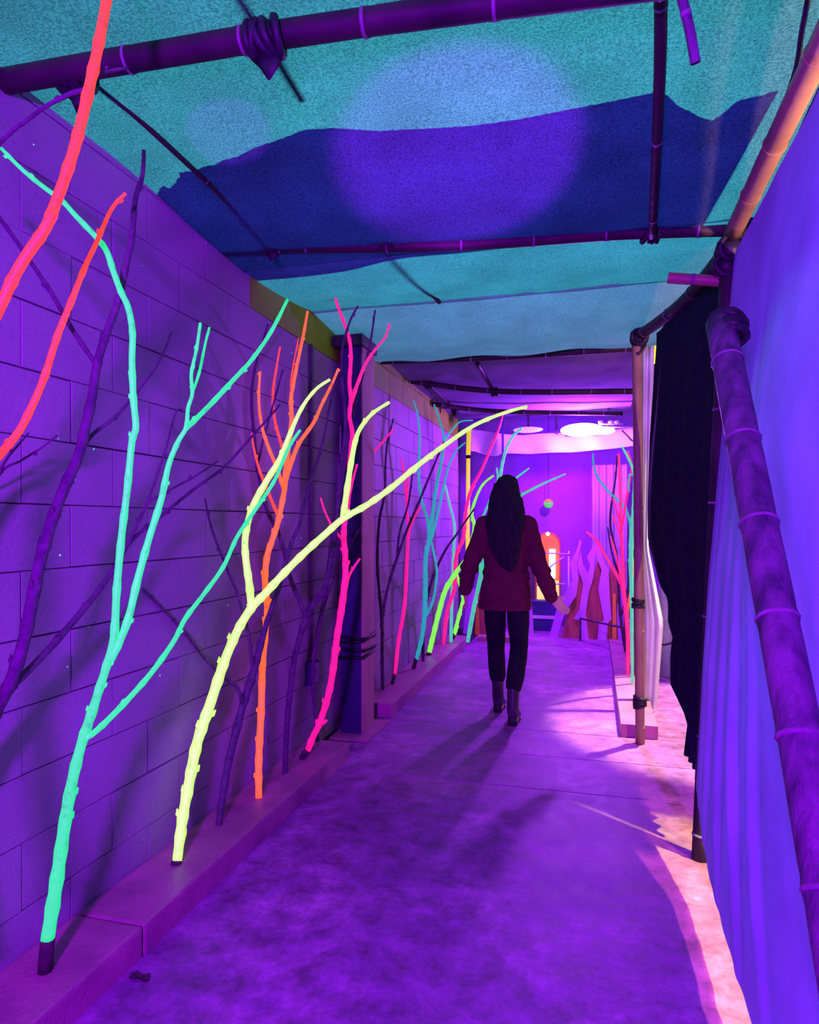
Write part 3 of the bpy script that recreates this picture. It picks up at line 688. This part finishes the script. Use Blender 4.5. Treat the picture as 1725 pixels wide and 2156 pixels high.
branch('pale violet twig bending over at the top of the right cluster', [
    ('stem', [(1334, 1425), (1338, 1250), (1340, 1060), (1339, 945), (1328, 925), (1310, 906)], (2.4, 2.4, 1.6), 5.5, m['node_ring'])], ground=RG)

# ------------------------------------------------------------------ the far end
MAT['back'] = noisy('backdrop_paint', (.20, .05, .34), (.30, .08, .46), 1.2, .8, 60, .2)
MAT['flame'] = noisy('violet_board_paint', (.48, .11, .66), (.60, .16, .78), 3, .6, 60, .2, (1, 1, .4))
MAT['maroon'] = noisy('maroon_board_paint', (.26, .05, .07), (.40, .09, .09), 4, .7, 60, .2, (3, 3, .5))
MAT['rusty'] = noisy('orange_board_paint', (.60, .18, .04), (.75, .30, .06), 4, .7, 60, .2, (3, 3, .5))
MAT['navy'] = noisy('navy_paint', (.03, .02, .12), (.05, .03, .20), 4, .6, 60, .1)
MAT['railing'] = noisy('pale_rail', (.55, .40, .65), (.65, .5, .75), 4, .5)
wb = struct('wall_back', box('wall_back', MAT['back'], None, -3.2, 1.2, 9.5, 9.7, -.12, 3.6))
wf = struct('trim_3', box('trim_3', MAT['back'], None, -3.2, -1.86, 8.5, 8.62, -.12, 2.66))
# lavender curtain strip right of the flames
lv = tag(grid('lavender_curtain', MAT['drape'], lambda u, v: Vector((-.02+.42*u, 8.9+.03*math.sin(u*30)*(1-.4*v), .02+2.1*v+.16*0)), 60, 12), 'pale lavender curtain hanging behind the branches on the right', 'curtain')
# yellow post at the end of the block wall
yp = thing('yellow_post', 'slender bright yellow taped post at the far end of the block wall', 'post', (atY(985, 1290, 8.55).x, 8.55, 0))
bm = bmesh.new(); z1 = atY(985, 904, 8.55).z; zm = atY(985, 962, 8.55).z
bm_tube(bm, [(0, 0, 0), (0, 0, 1.2), (.008, 0, zm-.02)], .026, 12); finish(bm, 'lower_tube', MAT['gold'], yp)
bm = bmesh.new(); bm_tube(bm, [(.008, 0, zm+.02), (.018, 0, z1)], .029, 12); bm_ball(bm, (.018, 0, z1), .03); finish(bm, 'upper_tube', MAT['gold'], yp)
bm = bmesh.new(); bm_tube(bm, [(.008, 0, zm-.021), (.008, 0, zm+.021)], .031, 12); finish(bm, 'coupling', MAT['black'], yp)
# swagged cloth under the end of the roof
VA = [(992, 903), (1010, 906), (1060, 914), (1100, 916), (1160, 912), (1240, 908), (1300, 904), (1334, 900)]
VB = [(1000, 950), (1020, 957), (1045, 961), (1060, 955), (1120, 955), (1200, 952), (1270, 947), (1336, 938)]
def val(u, v):
    px = 992+(1336-992)*u
    a = atY(px, interp([p[0] for p in VA], [p[1] for p in VA], px), 8.35); b = atY(px, interp([p[0] for p in VB], [p[1] for p in VB], px), 8.35)
    p = b.lerp(a, v); p.y += .03*math.sin(u*22+v*1.5)*(1-.4*v)+.08*(1-v)**2*0; return p
tag(grid('roof_valance', MAT['white_cloth'], val, 80, 14), 'white swagged cloth valance glowing behind the black light at the far end', 'cloth')
vs = tag(box('valance_pole', MAT['navy'], None, atY(1060, 930, 8.32).x-.012, atY(1060, 930, 8.32).x+.012, 8.26, 8.285, atY(1060, 958, 8.3).z, 2.68), 'short dark upright strip in front of the left part of the white valance', 'pole')
# black light flood
fx = thing('flood_lamp', 'glaring black light flood lamp hung under the roof at the far end', 'lamp', atY(1226, 905, 7.95))
L0 = fx.location.copy()
bm = bmesh.new(); bm_ball(bm, (0, 0, 0), (.24, .06, .075), 24, 14); bm_ball(bm, (.20, -.01, -.02), (.16, .04, .045), 18, 10); finish(bm, 'lens', emit('lamp_lens', (.92, .72, 1.0), 14), fx)
box('housing', MAT['black'], fx, -.20, .24, .035, .15, -.055, .06, .02)
box('yoke', MAT['black'], fx, -.30, -.275, .02, .12, -.03, .25, .006); box('yoke', MAT['black'], fx, .275, .30, .02, .12, -.03, .25, .006)
box('yoke_bar', MAT['black'], fx, -.30, .30, .06, .09, .23, .25, .006)
lb = thing('metal_rack', 'thin rectangular metal rack with bright clips right of the flood lamp', 'rack', atY(1300, 915, 7.9))
for a, b in (((1262, 899), (1340, 900)), ((1340, 900), (1340, 942)), ((1262, 893), (1312, 893))):
    bm = bmesh.new(); bm_tube(bm, [atY(a[0], a[1], 7.9)-lb.location, atY(b[0], b[1], 7.9)-lb.location], .010, 8); finish(bm, 'bar', MAT['railing'], lb)
for px in (1265, 1286, 1299):
    bm = bmesh.new(); bm_ball(bm, atY(px, 889, 7.9)-lb.location, (.032, .02, .022), 10, 8); finish(bm, 'clip', MAT['white_cloth'], lb)
ls = thing('lamp_fitting', 'second smaller lamp fitting glowing left of the flood lamp', 'lamp', atY(1112, 905, 7.9))  # smear of lamp glow given an added body, housing and hanger
bm = bmesh.new(); bm_ball(bm, (0, 0, 0), (.17, .05, .035), 20, 10); finish(bm, 'lens', emit('small_lens', (.8, .45, 1.0), .7), ls)
box('housing', MAT['black'], ls, -.13, .13, .02, .09, -.018, .03, .01); box('hanger', MAT['black'], ls, -.012, .012, .05, .07, .028, .235, .003)
# arched panel with white tubes (lit sign)
ay = 9.2
def A(px, py, y=ay): return atY(px, py, y)
ar = thing('arched_sign', 'arched orange glowing panel with white light tubes right of the walker', 'lit panel', (A(1155, 1265).x, ay, A(1155, 1265).z))
def rel(p): return Vector(p)-ar.location
xl, xr = rel(A(1131, 1200)).x, rel(A(1177, 1200)).x; zt = rel(A(1155, 1124)).z; rad = (xr-xl)/2
arc = [(xl+rad+rad*math.cos(t*PI/14), zt-rad+rad*math.sin(t*PI/14)) for t in range(15)]
zo = rel(A(1155, 1222)).z
prism('orange_face', emit('orange_glow', (.95, .10, .02), .95), ar, [(xl, zo), (xr, zo)]+arc, .0, .08)
prism('yellow_face', emit('yellow_glow', (.9, .75, .14), .9), ar, [(xl, 0), (xr, 0), (xr, zo-.001), (xl, zo-.001)], .0, .08)
wh = emit('tube_glow', (1.0, .95, .8), 3.0)
for a, b, c, d in ((1157, 1170, 1156, 1218), (1135, 1141, 1157, 1180)):
    x0, x1 = rel(A(a, c)).x, rel(A(b, c)).x; za, zb = rel(A(a, d)).z, rel(A(a, c)).z
    bm = bmesh.new(); bm_box(bm, x0, x1, -.03, -.001, za, zb, .012); finish(bm, 'light_tube', wh, ar, smooth=False)
bm = bmesh.new(); bm_ball(bm, (xl+rad, -.01, zt), .026); finish(bm, 'top_bulb', wh, ar)
prism('outline', MAT['rusty'], ar, [(xl-.02, 0), (xl-.002, 0), (xl-.002, zt-rad)]+[(xl+rad+(rad+.0)*math.cos(PI-t*PI/14), zt-rad+(rad+.0)*math.sin(PI-t*PI/14)) for t in range(1, 14)]+[(xr+.002, zt-rad), (xr+.002, 0), (xr+.02, 0), (xr+.02, zt-rad)]+[(xl+rad+(rad+.02)*math.cos(t*PI/14), zt-rad+(rad+.02)*math.sin(t*PI/14)) for t in range(15)]+[(xl-.02, zt-rad)], -.01, .085)
# navy counter below it
x0, x1 = A(1100, 1300, 8.95).x, A(1173, 1300, 8.95).x; zc = A(1150, 1264, 8.95).z
ct = thing('navy_cabinet', 'navy cabinet with a pale stripe standing below the arched panel', 'cabinet', ((x0+x1)/2, 8.95, 0)); hw = (x1-x0)/2
box('body', MAT['navy'], ct, -hw, hw, .0, .22, 0, zc-.012, .008)
box('stripe', MAT['railing'], ct, -hw+.005, hw-.005, -.012, -.0005, A(1150, 1303, 8.95).z, A(1150, 1296, 8.95).z, .003)
# thin railing in front
rl = thing('thin_railing', 'thin pale railing bars crossing in front of the arched panel', 'railing', A(1165, 1330, 8.9)); rl.location.z = 0
for a, b in (((1128, 1163), (1200, 1167)), ((1128, 1232), (1190, 1229)), ((1150, 1200), (1188, 1172))):
    bm = bmesh.new(); bm_tube(bm, [A(a[0], a[1], 8.9)-rl.location, A(b[0], b[1], 8.9)-rl.location], .009, 8); finish(bm, 'bar', MAT['railing'], rl)
bm = bmesh.new(); bm_tube(bm, [A(1198, 1160, 8.915)-rl.location, Vector((A(1198, 1160, 8.915).x, 8.915, 0))-rl.location], .012, 8); finish(bm, 'upright', MAT['railing'], rl)
# small two tone ball
ball = thing('hanging_ball', 'small ball orange on top and green below, hung on the violet backdrop', 'ball', A(1155, 1060, 9.3))
R = .062
for nm, zlo, zhi, mm in (('orange_cap', .2, 1, glow_paint('ball_orange', (.1, .05, .02), (1.0, .20, .05), .9)), ('green_bowl', -1, .2, glow_paint('ball_green', (.03, .1, .03), (.10, .80, .12), .8))):
    bm = bmesh.new(); a0, a1 = math.asin(zlo), math.asin(zhi)
    bm_tube(bm, [(0, 0, R*math.sin(a0+(a1-a0)*k/8)) for k in range(9)], [max(.0008, R*math.cos(a0+(a1-a0)*k/8)) for k in range(9)], 20)
    finish(bm, nm, mm, ball)
bm = bmesh.new(); bm_tube(bm, [(0, 0, R-.002), (.0, .05, 1.2), (0, .19, 1.85)], .003, 6); finish(bm, 'string', MAT['black'], ball)
# flame boards
def flame(name, label, pts, y, t, mat, foot=True):
    P = [atY(a, b, y) for a, b in pts]; zmin = min(p.z for p in P)
    o = thing(name, label, 'board', (sum(p.x for p in P)/len(P), y, max(0, zmin) if not foot else 0))
    q = [(p.x-o.location.x, (max(p.z, 0) if p.z-zmin > .05 or not foot else 0)-o.location.z) for p in P]
    prism('board', mat, o, q, 0, t)
    return o
fy = 8.42
flame('flame_board', 'violet zigzag flame board nearest the arched panel', [(1156, 1338), (1173, 1338), (1190, 1288), (1214, 1254), (1218, 1220), (1215, 1186), (1225, 1140), (1221, 1136), (1214, 1160), (1201, 1184), (1206, 1222), (1193, 1242), (1174, 1276)], fy, .02, MAT['flame'])
flame('flame_board', 'violet forked flame board second from the arched panel', [(1225, 1338), (1223, 1306), (1208, 1303), (1220, 1284), (1228, 1230), (1216, 1190), (1222, 1150), (1227, 1186), (1239, 1208), (1243, 1190), (1236, 1173), (1252, 1145), (1258, 1134), (1259, 1152), (1252, 1182), (1250, 1215), (1241, 1245), (1234, 1290), (1235, 1306), (1240, 1338)], fy+.021, .02, MAT['flame'])
flame('flame_board', 'violet tall broad flame board third from the arched panel', [(1258, 1340), (1262, 1312), (1272, 1306), (1267, 1280), (1260, 1240), (1267, 1200), (1258, 1178), (1255, 1142), (1258, 1130), (1266, 1150), (1270, 1178), (1282, 1200), (1284, 1250), (1288, 1304), (1280, 1312), (1278, 1340)], fy, .02, MAT['flame'])
flame('flame_board', 'violet flame board farthest right beside the right kerb', [(1302, 1340), (1299, 1300), (1302, 1240), (1296, 1195), (1304, 1160), (1312, 1205), (1314, 1250), (1314, 1340)], fy+.021, .02, MAT['flame'])
flame('flame_board', 'violet board leaning left of the navy cabinet', [(1104, 1340), (1124, 1340), (1122, 1300), (1117, 1250), (1110, 1255)], fy+.002, .025, MAT['flame'])
flame('back_board', 'maroon flame shaped board behind the violet ones', [(1182, 1340), (1318, 1340), (1318, 1180), (1303, 1215), (1290, 1190), (1278, 1210), (1262, 1165), (1246, 1225), (1226, 1180), (1214, 1245), (1196, 1290)], fy+.045, .03, MAT['maroon'])
flame('back_board', 'orange strip of board at the right end of the flame boards', [(1289.5, 1340), (1299, 1340), (1297, 1250), (1290.5, 1250)], fy, .02, MAT['rusty'])
flame('back_board', 'magenta board strip at the end of the left kerb behind the walker', [(975, 1330), (995, 1330), (1000, 1240), (985, 1235)], fy+.02, .025, MAT['flame'])
flame('back_board', 'maroon board strip left of the legs of the walker', [(990, 1332), (1030, 1332), (1024, 1240), (1002, 1240)], fy+.05, .025, MAT['maroon'])
flame('back_board', 'orange board strip left of the legs of the walker', [(1000, 1334), (1010, 1334), (1008, 1280), (1003, 1280)], fy, .018, MAT['rusty'])
lw = thing('low_rail', 'thin dark rail slanting down in front of the flame boards', 'rail', atY(1338, 1327, 7.4))
bm = bmesh.new(); bm_tube(bm, [atY(1222, 1302, 8.3)-lw.location, (0, 0, 0)], .012, 8); finish(bm, 'bar', MAT['bark'], lw)
bm = bmesh.new(); q = atY(1338, 1327, 7.4); bm_tube(bm, [(0, 0, 0), (0, 0, .086-q.z)], .012, 8); finish(bm, 'leg', MAT['bark'], lw)
bm = bmesh.new(); q2 = atY(1222, 1302, 8.3); bm_tube(bm, [q2-lw.location, Vector((q2.x, 8.3, 0))-lw.location], .012, 8); finish(bm, 'leg', MAT['bark'], lw)

lf = atZ(292, 2062, 0.0)
bm = bmesh.new()
prof = [(-.032, .003), (-.02, .012), (-.004, .015), (.010, .010), (.024, .013), (.036, .002)]
top = [bm.verts.new((a, w, .003+.010*abs(math.sin(a*70)))) for a, w in prof]; mid = [bm.verts.new((a, 0, .002)) for a, w in prof]
bot = [bm.verts.new((a, -w, .003+.008*abs(math.cos(a*60)))) for a, w in prof]
for i in range(5):
    bm.faces.new((mid[i], mid[i+1], top[i+1], top[i])); bm.faces.new((bot[i], bot[i+1], mid[i+1], mid[i]))
tag(finish(bm, 'dry_leaf', MAT['foot'], None, (lf.x, lf.y, 0)), 'small dark dry leaf on the concrete floor near the kerb joint', 'leaf')['label']

# ------------------------------------------------------------------ outside the opening
def wc(u, v):
    z = .02+2.75*v
    x0 = atY(1346, 1200, 5.3).x; x1 = atY(interp([0, 500, 700, 900, 1150, 1300, 1480], [1384, 1384, 1380, 1374, 1366, 1398, 1384], 1104-(z-1.375)*FPX/5.25), 1200, 5.3).x
    return Vector((x0+(x1-x0)*u, 5.3+.02*math.sin(u*14), z))
tag(grid('white_banner', MAT['white_cloth'], wc, 30, 50), 'white cloth hanging outside behind the slim pole', 'cloth')
gp = thing('grey_bundle', 'grey tarpaulin bundle standing outside the opening', 'tarpaulin', (atY(1402, 1380, 6.6).x, 6.6, 0))
bm = bmesh.new(); bm_tube(bm, [(0, 0, 0), (-.01, 0, .4), (.0, 0, .8), (.01, 0, 1.3)], [.085, .07, .06, .03], 14)
for v in bm.verts: v.co += Vector((.012*noise.noise(v.co*9), .012*noise.noise(v.co*7+Vector((3, 0, 0))), 0))
finish(bm, 'folds', noisy('tarpaulin', (.22, .25, .38), (.32, .34, .48), 6, .7), gp)
bm = bmesh.new(); bm_tube(bm, [Vector((.078*math.cos(k*PI/8), .078*math.sin(k*PI/8), .3+.01*math.sin(k))) for k in range(17)], .008, 6); finish(bm, 'strap', MAT['black'], gp)
yl = thing('yellow_sign', 'yellow lit box sign high outside behind the slim pole', 'sign', A(1367, 740, 6.0)); yl.location = atY(1368, 742, 6.0)
box('lit_face', emit('sign_glow', (1.0, .62, .03), 1.1), yl, -.065, .06, -.02, 0, -.10, .11, .004)
box('case', MAT['black'], yl, -.075, .07, .001, .08, -.12, .13, .006)
box('bracket', MAT['black'], yl, -.01, .01, .03, .05, .13, .6, .003)

# ------------------------------------------------------------------ the walker
MAT['skin'] = noisy('skin', (.62, .36, .30), (.70, .42, .35), 12, .5, 90, .1)
MAT['hair'] = noisy('dark_hair', (.005, .003, .010), (.014, .009, .020), 5, .8, 120, .3, (14, 14, 1.2))
MAT['sweater'] = noisy('maroon_knit', (.085, .010, .035), (.13, .016, .05), 10, .95, 260, .6, spec=.1)
MAT['legging'] = noisy('black_legging', (.007, .005, .014), (.012, .009, .022), 8, .85, 160, .2, spec=.15)
MAT['boot'] = noisy('boot_leather', (.022, .014, .03), (.05, .03, .06), 8, .38, 60, .3)
W = thing('person', 'person with long dark hair in a maroon sweater, black leggings and heeled boots walking away', 'person', (-.606, 4.88, 0))
def sect(bm, S, n=20, ref=(0, 1, 0)):
    """S: (x, y, z, half width across, half depth)"""
    bm_tube(bm, [(s[0], s[1], s[2]) for s in S], [s[4] for s in S], n, True, ref, [s[3] for s in S])
TORSO = [(.005, .01, .80, .150, .105), (.005, .0, .90, .160, .118), (.005, .005, 1.0, .135, .10), (.005, .012, 1.08, .122, .088), (.005, .012, 1.18, .135, .095), (.005, .005, 1.28, .155, .10), (.005, .0, 1.36, .165, .09), (.005, .0, 1.42, .115, .07), (.005, .01, 1.47, .055, .055)]
RA = [Vector((.165, 0, 1.385)), Vector((.235, -.01, 1.10)), Vector((.315, .03, .875)), Vector((.325, .035, .855))]
LA = [Vector((-.155, 0, 1.385)), Vector((-.245, -.01, 1.11)), Vector((-.305, .09, .90)), Vector((-.308, .095, .885))]
RL = [Vector((.086, .0, .88)), Vector((.092, .02, .50)), Vector((.072, -.14, .14)), Vector((.07, -.16, .07))]
LL = [Vector((-.086, .02, .88)), Vector((-.082, .10, .50)), Vector((-.072, .125, .14)), Vector((-.072, .14, .07))]
def limb(bm, P, R, n=14, it=5):
    Q = catmull(P, it); bm_tube(bm, Q, [interp([i/(len(R)-1) for i in range(len(R))], R, i/(len(Q)-1)) for i in range(len(Q))], n)
    bm_ball(bm, Q[0], R[0]); bm_ball(bm, Q[-1], R[-1])
def hand(bm, wrist, d, palm_n, thumb_side, curl):
    d = d.normalized(); s = palm_n.cross(d).normalized(); pn = d.cross(s).normalized()
    if s.dot(thumb_side) < 0: s = -s
    bm_tube(bm, [wrist, wrist+d*.03, wrist+d*.065, wrist+d*.09], [.015, .016, .014, .010], 12, True, tuple(pn), [.024, .036, .041, .036])
    for k, (off, ln) in enumerate(((.030, .070), (.010, .078), (-.010, .073), (-.030, .058))):
        b = wrist+d*.082+s*off; p = [b]; dd = d.copy(); a = curl*(1+.12*k)
        for f in (.45, .32, .23):
            p.append(p[-1]+dd*ln*f); dd = (Matrix.Rotation(a, 3, s) @ dd)
            if False: pass
        bm_tube(bm, p, [.0095, .0088, .0078, .0062], 8); bm_ball(bm, p[-1], .0064, 8, 6)
    b = wrist+d*.022+s*.028; td = (d*.75+s*.75+pn*-.15).normalized()
    bm_tube(bm, [b, b+td*.032, b+td*.03+(td*.6+d*.6)*.032], [.013, .011, .0075], 8); bm_ball(bm, b+td*.03+(td*.6+d*.6)*.032, .0078, 8, 6)
bm = bmesh.new()
sect(bm, [(a, b, c, d*.93, e*.93) for a, b, c, d, e in TORSO])
limb(bm, [Vector((.005, .01, 1.44)), Vector((.005, .015, 1.50)), Vector((.006, .03, 1.57))], [.058, .052, .055])
HC = Vector((.008, .035, 1.612))
bm_ball(bm, HC, (.073, .092, .105), 20, 16); bm_ball(bm, HC+Vector((0, .035, -.06)), (.052, .058, .060), 16, 12)
bm_ball(bm, HC+Vector((0, .094, -.022)), (.012, .018, .022)); bm_ball(bm, HC+Vector((0, .102, -.032)), (.014, .012, .010))
bm_ball(bm, HC+Vector((0, .086, -.068)), (.024, .010, .008)); bm_ball(bm, HC+Vector((0, .080, -.102)), (.02, .018, .015))
for s in (-1, 1):
    bm_ball(bm, HC+Vector((s*.031, .076, .004)), (.016, .014, .011)); bm_ball(bm, HC+Vector((s*.031, .078, .024)), (.022, .012, .007))
    bm_ball(bm, HC+Vector((s*.075, .0, -.015)), (.010, .020, .033))
limb(bm, RA, [.046, .038, .027, .025]); limb(bm, LA, [.046, .038, .027, .025])
hand(bm, RA[-1], Vector((.62, .22, -.66)), Vector((-.4, .75, -.35)), Vector((.3, .9, .2)), -.18)
hand(bm, LA[-1], Vector((-.02, .35, -.9)), Vector((.9, .2, .1)), Vector((0, .9, .3)), .45)
limb(bm, RL, [.080, .066, .052, .038, .030, .030, .030]); limb(bm, LL, [.080, .066, .052, .038, .030, .030, .030])
for p in (RL, LL):
    e = p[-1]; bm_tube(bm, [e+Vector((0, -.02, -.035)), e+Vector((0, .06, -.045)), e+Vector((0, .14, -.058))], [.035, .034, .016], 12, True, (0, 0, 1), [.032, .038, .032])
body = remeshed(bm, 'body', MAT['skin'], W, .0055, 3, .4)
# hair: a cap and a long wavy fall down the back
bm = bmesh.new()
bm_ball(bm, HC+Vector((0, -.012, .012)), (.088, .098, .110), 24, 18)
sect(bm, [(.008, -.02, 1.63, .088, .085), (.006, -.05, 1.54, .092, .065), (-.004, -.075, 1.45, .118, .052), (.0, -.10, 1.36, .130, .048), (.008, -.115, 1.27, .122, .042), (.022, -.125, 1.18, .098, .036), (.038, -.13, 1.10, .062, .027), (.048, -.132, 1.05, .022, .012)], 20)
for s in (-1, 1):
    sect(bm, [(s*.062, .03, 1.66, .028, .05), (s*.080, .01, 1.58, .026, .045), (s*.090, -.01, 1.50, .030, .04), (s*.100, -.05, 1.42, .030, .032)], 12)
random.seed(11)
for k in range(64):
    a = random.uniform(-1, 1); x = a*.085; zt = 1.69-.10*a*a; ln = random.uniform(.42, .62)*(1-.28*abs(a)); ph = random.uniform(0, 6)
    P = []
    for j in range(9):
        t = j/8; P.append(Vector((.008+x*(1+.35*math.sin(PI*min(t*1.2, 1)))*(1-.45*max(0, t-.6)/.4)+.010*math.sin(t*11+ph)+.025*t, -.045-.02*random.random()-.07*min(1, t*2.0)-.030*t+.02*abs(a)*(1-t), zt-ln*t)))
    bm_tube(bm, P, [.010, .014, .014, .014, .013, .012, .010, .008, .003], 7)
hair = remeshed(bm, 'hair', MAT['hair'], W, .006, 1, .4, lambda c: .006*noise.noise(Vector((c.x*60, c.y*60, c.z*9)))+.010*noise.noise(Vector((c.x*22, 0, c.z*14)))*(1 if c.z < 1.6 else .3))
# sweater: body and sleeves in one knit, ribbed hem and cuffs
bm = bmesh.new()
SW = [(-.005, .0, .775, .178, .128), (-.005, .0, .80, .182, .132), (.0, .0, .90, .180, .136), (.004, .0, .98, .165, .128), (.004, .005, 1.06, .155, .118), (.004, .0, 1.16, .158, .118), (.004, -.005, 1.26, .172, .120), (.004, -.005, 1.35, .180, .108), (.004, .0, 1.42, .135, .085), (.004, .01, 1.475, .070, .065)]
sect(bm, SW, 28)
limb(bm, [Vector((.150, 0, 1.37))]+RA[1:3]+[RA[3]], [.072, .064, .050, .043]); limb(bm, [Vector((-.140, 0, 1.37))]+LA[1:3]+[LA[3]], [.072, .064, .052, .044])
def fold(c):
    f = .010*noise.noise(Vector((c.x*5, c.y*5, c.z*9)))+.006*noise.noise(Vector((c.x*14+3, c.y*9, c.z*20)))
    f += .010*math.exp(-((c.z-.985-.25*abs(c.x-.02))/.022)**2)-.010*math.exp(-((c.z-.95-.25*abs(c.x-.02))/.02)**2)
    return f if 0.80 < c.z < 1.42 else f*.3
sw = remeshed(bm, 'sweater', MAT['sweater'], W, .0085, 4, .5, fold)
bm = bmesh.new(); bm_tube(bm, [(-.005, 0, .772), (-.005, 0, .80), (-.005, 0, .83)], [.133, .137, .134], 40, False, (0, 1, 0), [.184, .188, .186])
finish(bm, 'ribbed_hem', MAT['sweater'], sw)
for A_, r in ((RA, .044), (LA, .045)):
    d = (A_[3]-A_[2]).normalized(); bm = bmesh.new(); bm_tube(bm, [A_[3]-d*.05, A_[3]-d*.02, A_[3]+d*.012], [r*1.06, r*1.1, r*.86], 18); finish(bm, 'ribbed_cuff', MAT['sweater'], sw)
# leggings
bm = bmesh.new()
sect(bm, [(.0, .0, .93, .150, .105), (.0, .0, .86, .158, .118), (.0, -.005, .80, .150, .112)], 24)
limb(bm, RL[:1]+[Vector((.088, .015, .68))]+[RL[1], Vector((.083, -.085, .34)), Vector((.074, -.132, .26))], [.084, .078, .064, .063, .058], 18)
limb(bm, LL[:1]+[Vector((-.082, .065, .68))]+[LL[1], Vector((-.076, .108, .34)), Vector((-.072, .118, .26))], [.084, .078, .064, .063, .058], 18)
remeshed(bm, 'leggings', MAT['legging'], W, .0075, 5, .5, lambda c: .003*noise.noise(c*16))
# ankle boots with block heels
for P in (RL, LL):
    e = Vector((P[3].x, P[3].y, 0)); bm = bmesh.new()
    sh = P[2]+Vector((0, .006 if P is RL else -.012, .125))
    bm_tube(bm, [sh, Vector((e.x, e.y+(.005 if P is RL else -.012), .16)), Vector((e.x, e.y, .105)), Vector((e.x, e.y-.002, .075))], [.047, .046, .047, .044], 18, True, (0, 1, 0), [.043, .042, .042, .040])
    bm_tube(bm, [e+Vector((0, -.045, .080)), e+Vector((0, .0, .082)), e+Vector((0, .07, .062)), e+Vector((0, .14, .034)), e+Vector((0, .185, .028))], [.030, .042, .040, .026, .016], 16, True, (0, 0, 1), [.030, .040, .045, .044, .026])
    bt = remeshed(bm, 'ankle_boot', MAT['boot'], W, .006, 3, .5)
    bm = bmesh.new()
    bm_tube(bm, [e+Vector((0, -.022, .058)), e+Vector((0, -.022, .03)), e+Vector((0, -.024, 0))], [.032, .029, .029], 16, True, (0, 1, 0), [.032, .030, .031])
    finish(bm, 'block_heel', MAT['black'], bt)
    bm = bmesh.new()
    bm_tube(bm, [e+Vector((0, -.03, .055)), e+Vector((0, .05, .034)), e+Vector((0, .10, .008)), e+Vector((0, .19, .008))], [.007, .007, .008, .008], 12, True, (0, 0, 1), [.030, .036, .046, .026])
    finish(bm, 'sole', MAT['black'], bt)
bpy.context.view_layer.update()
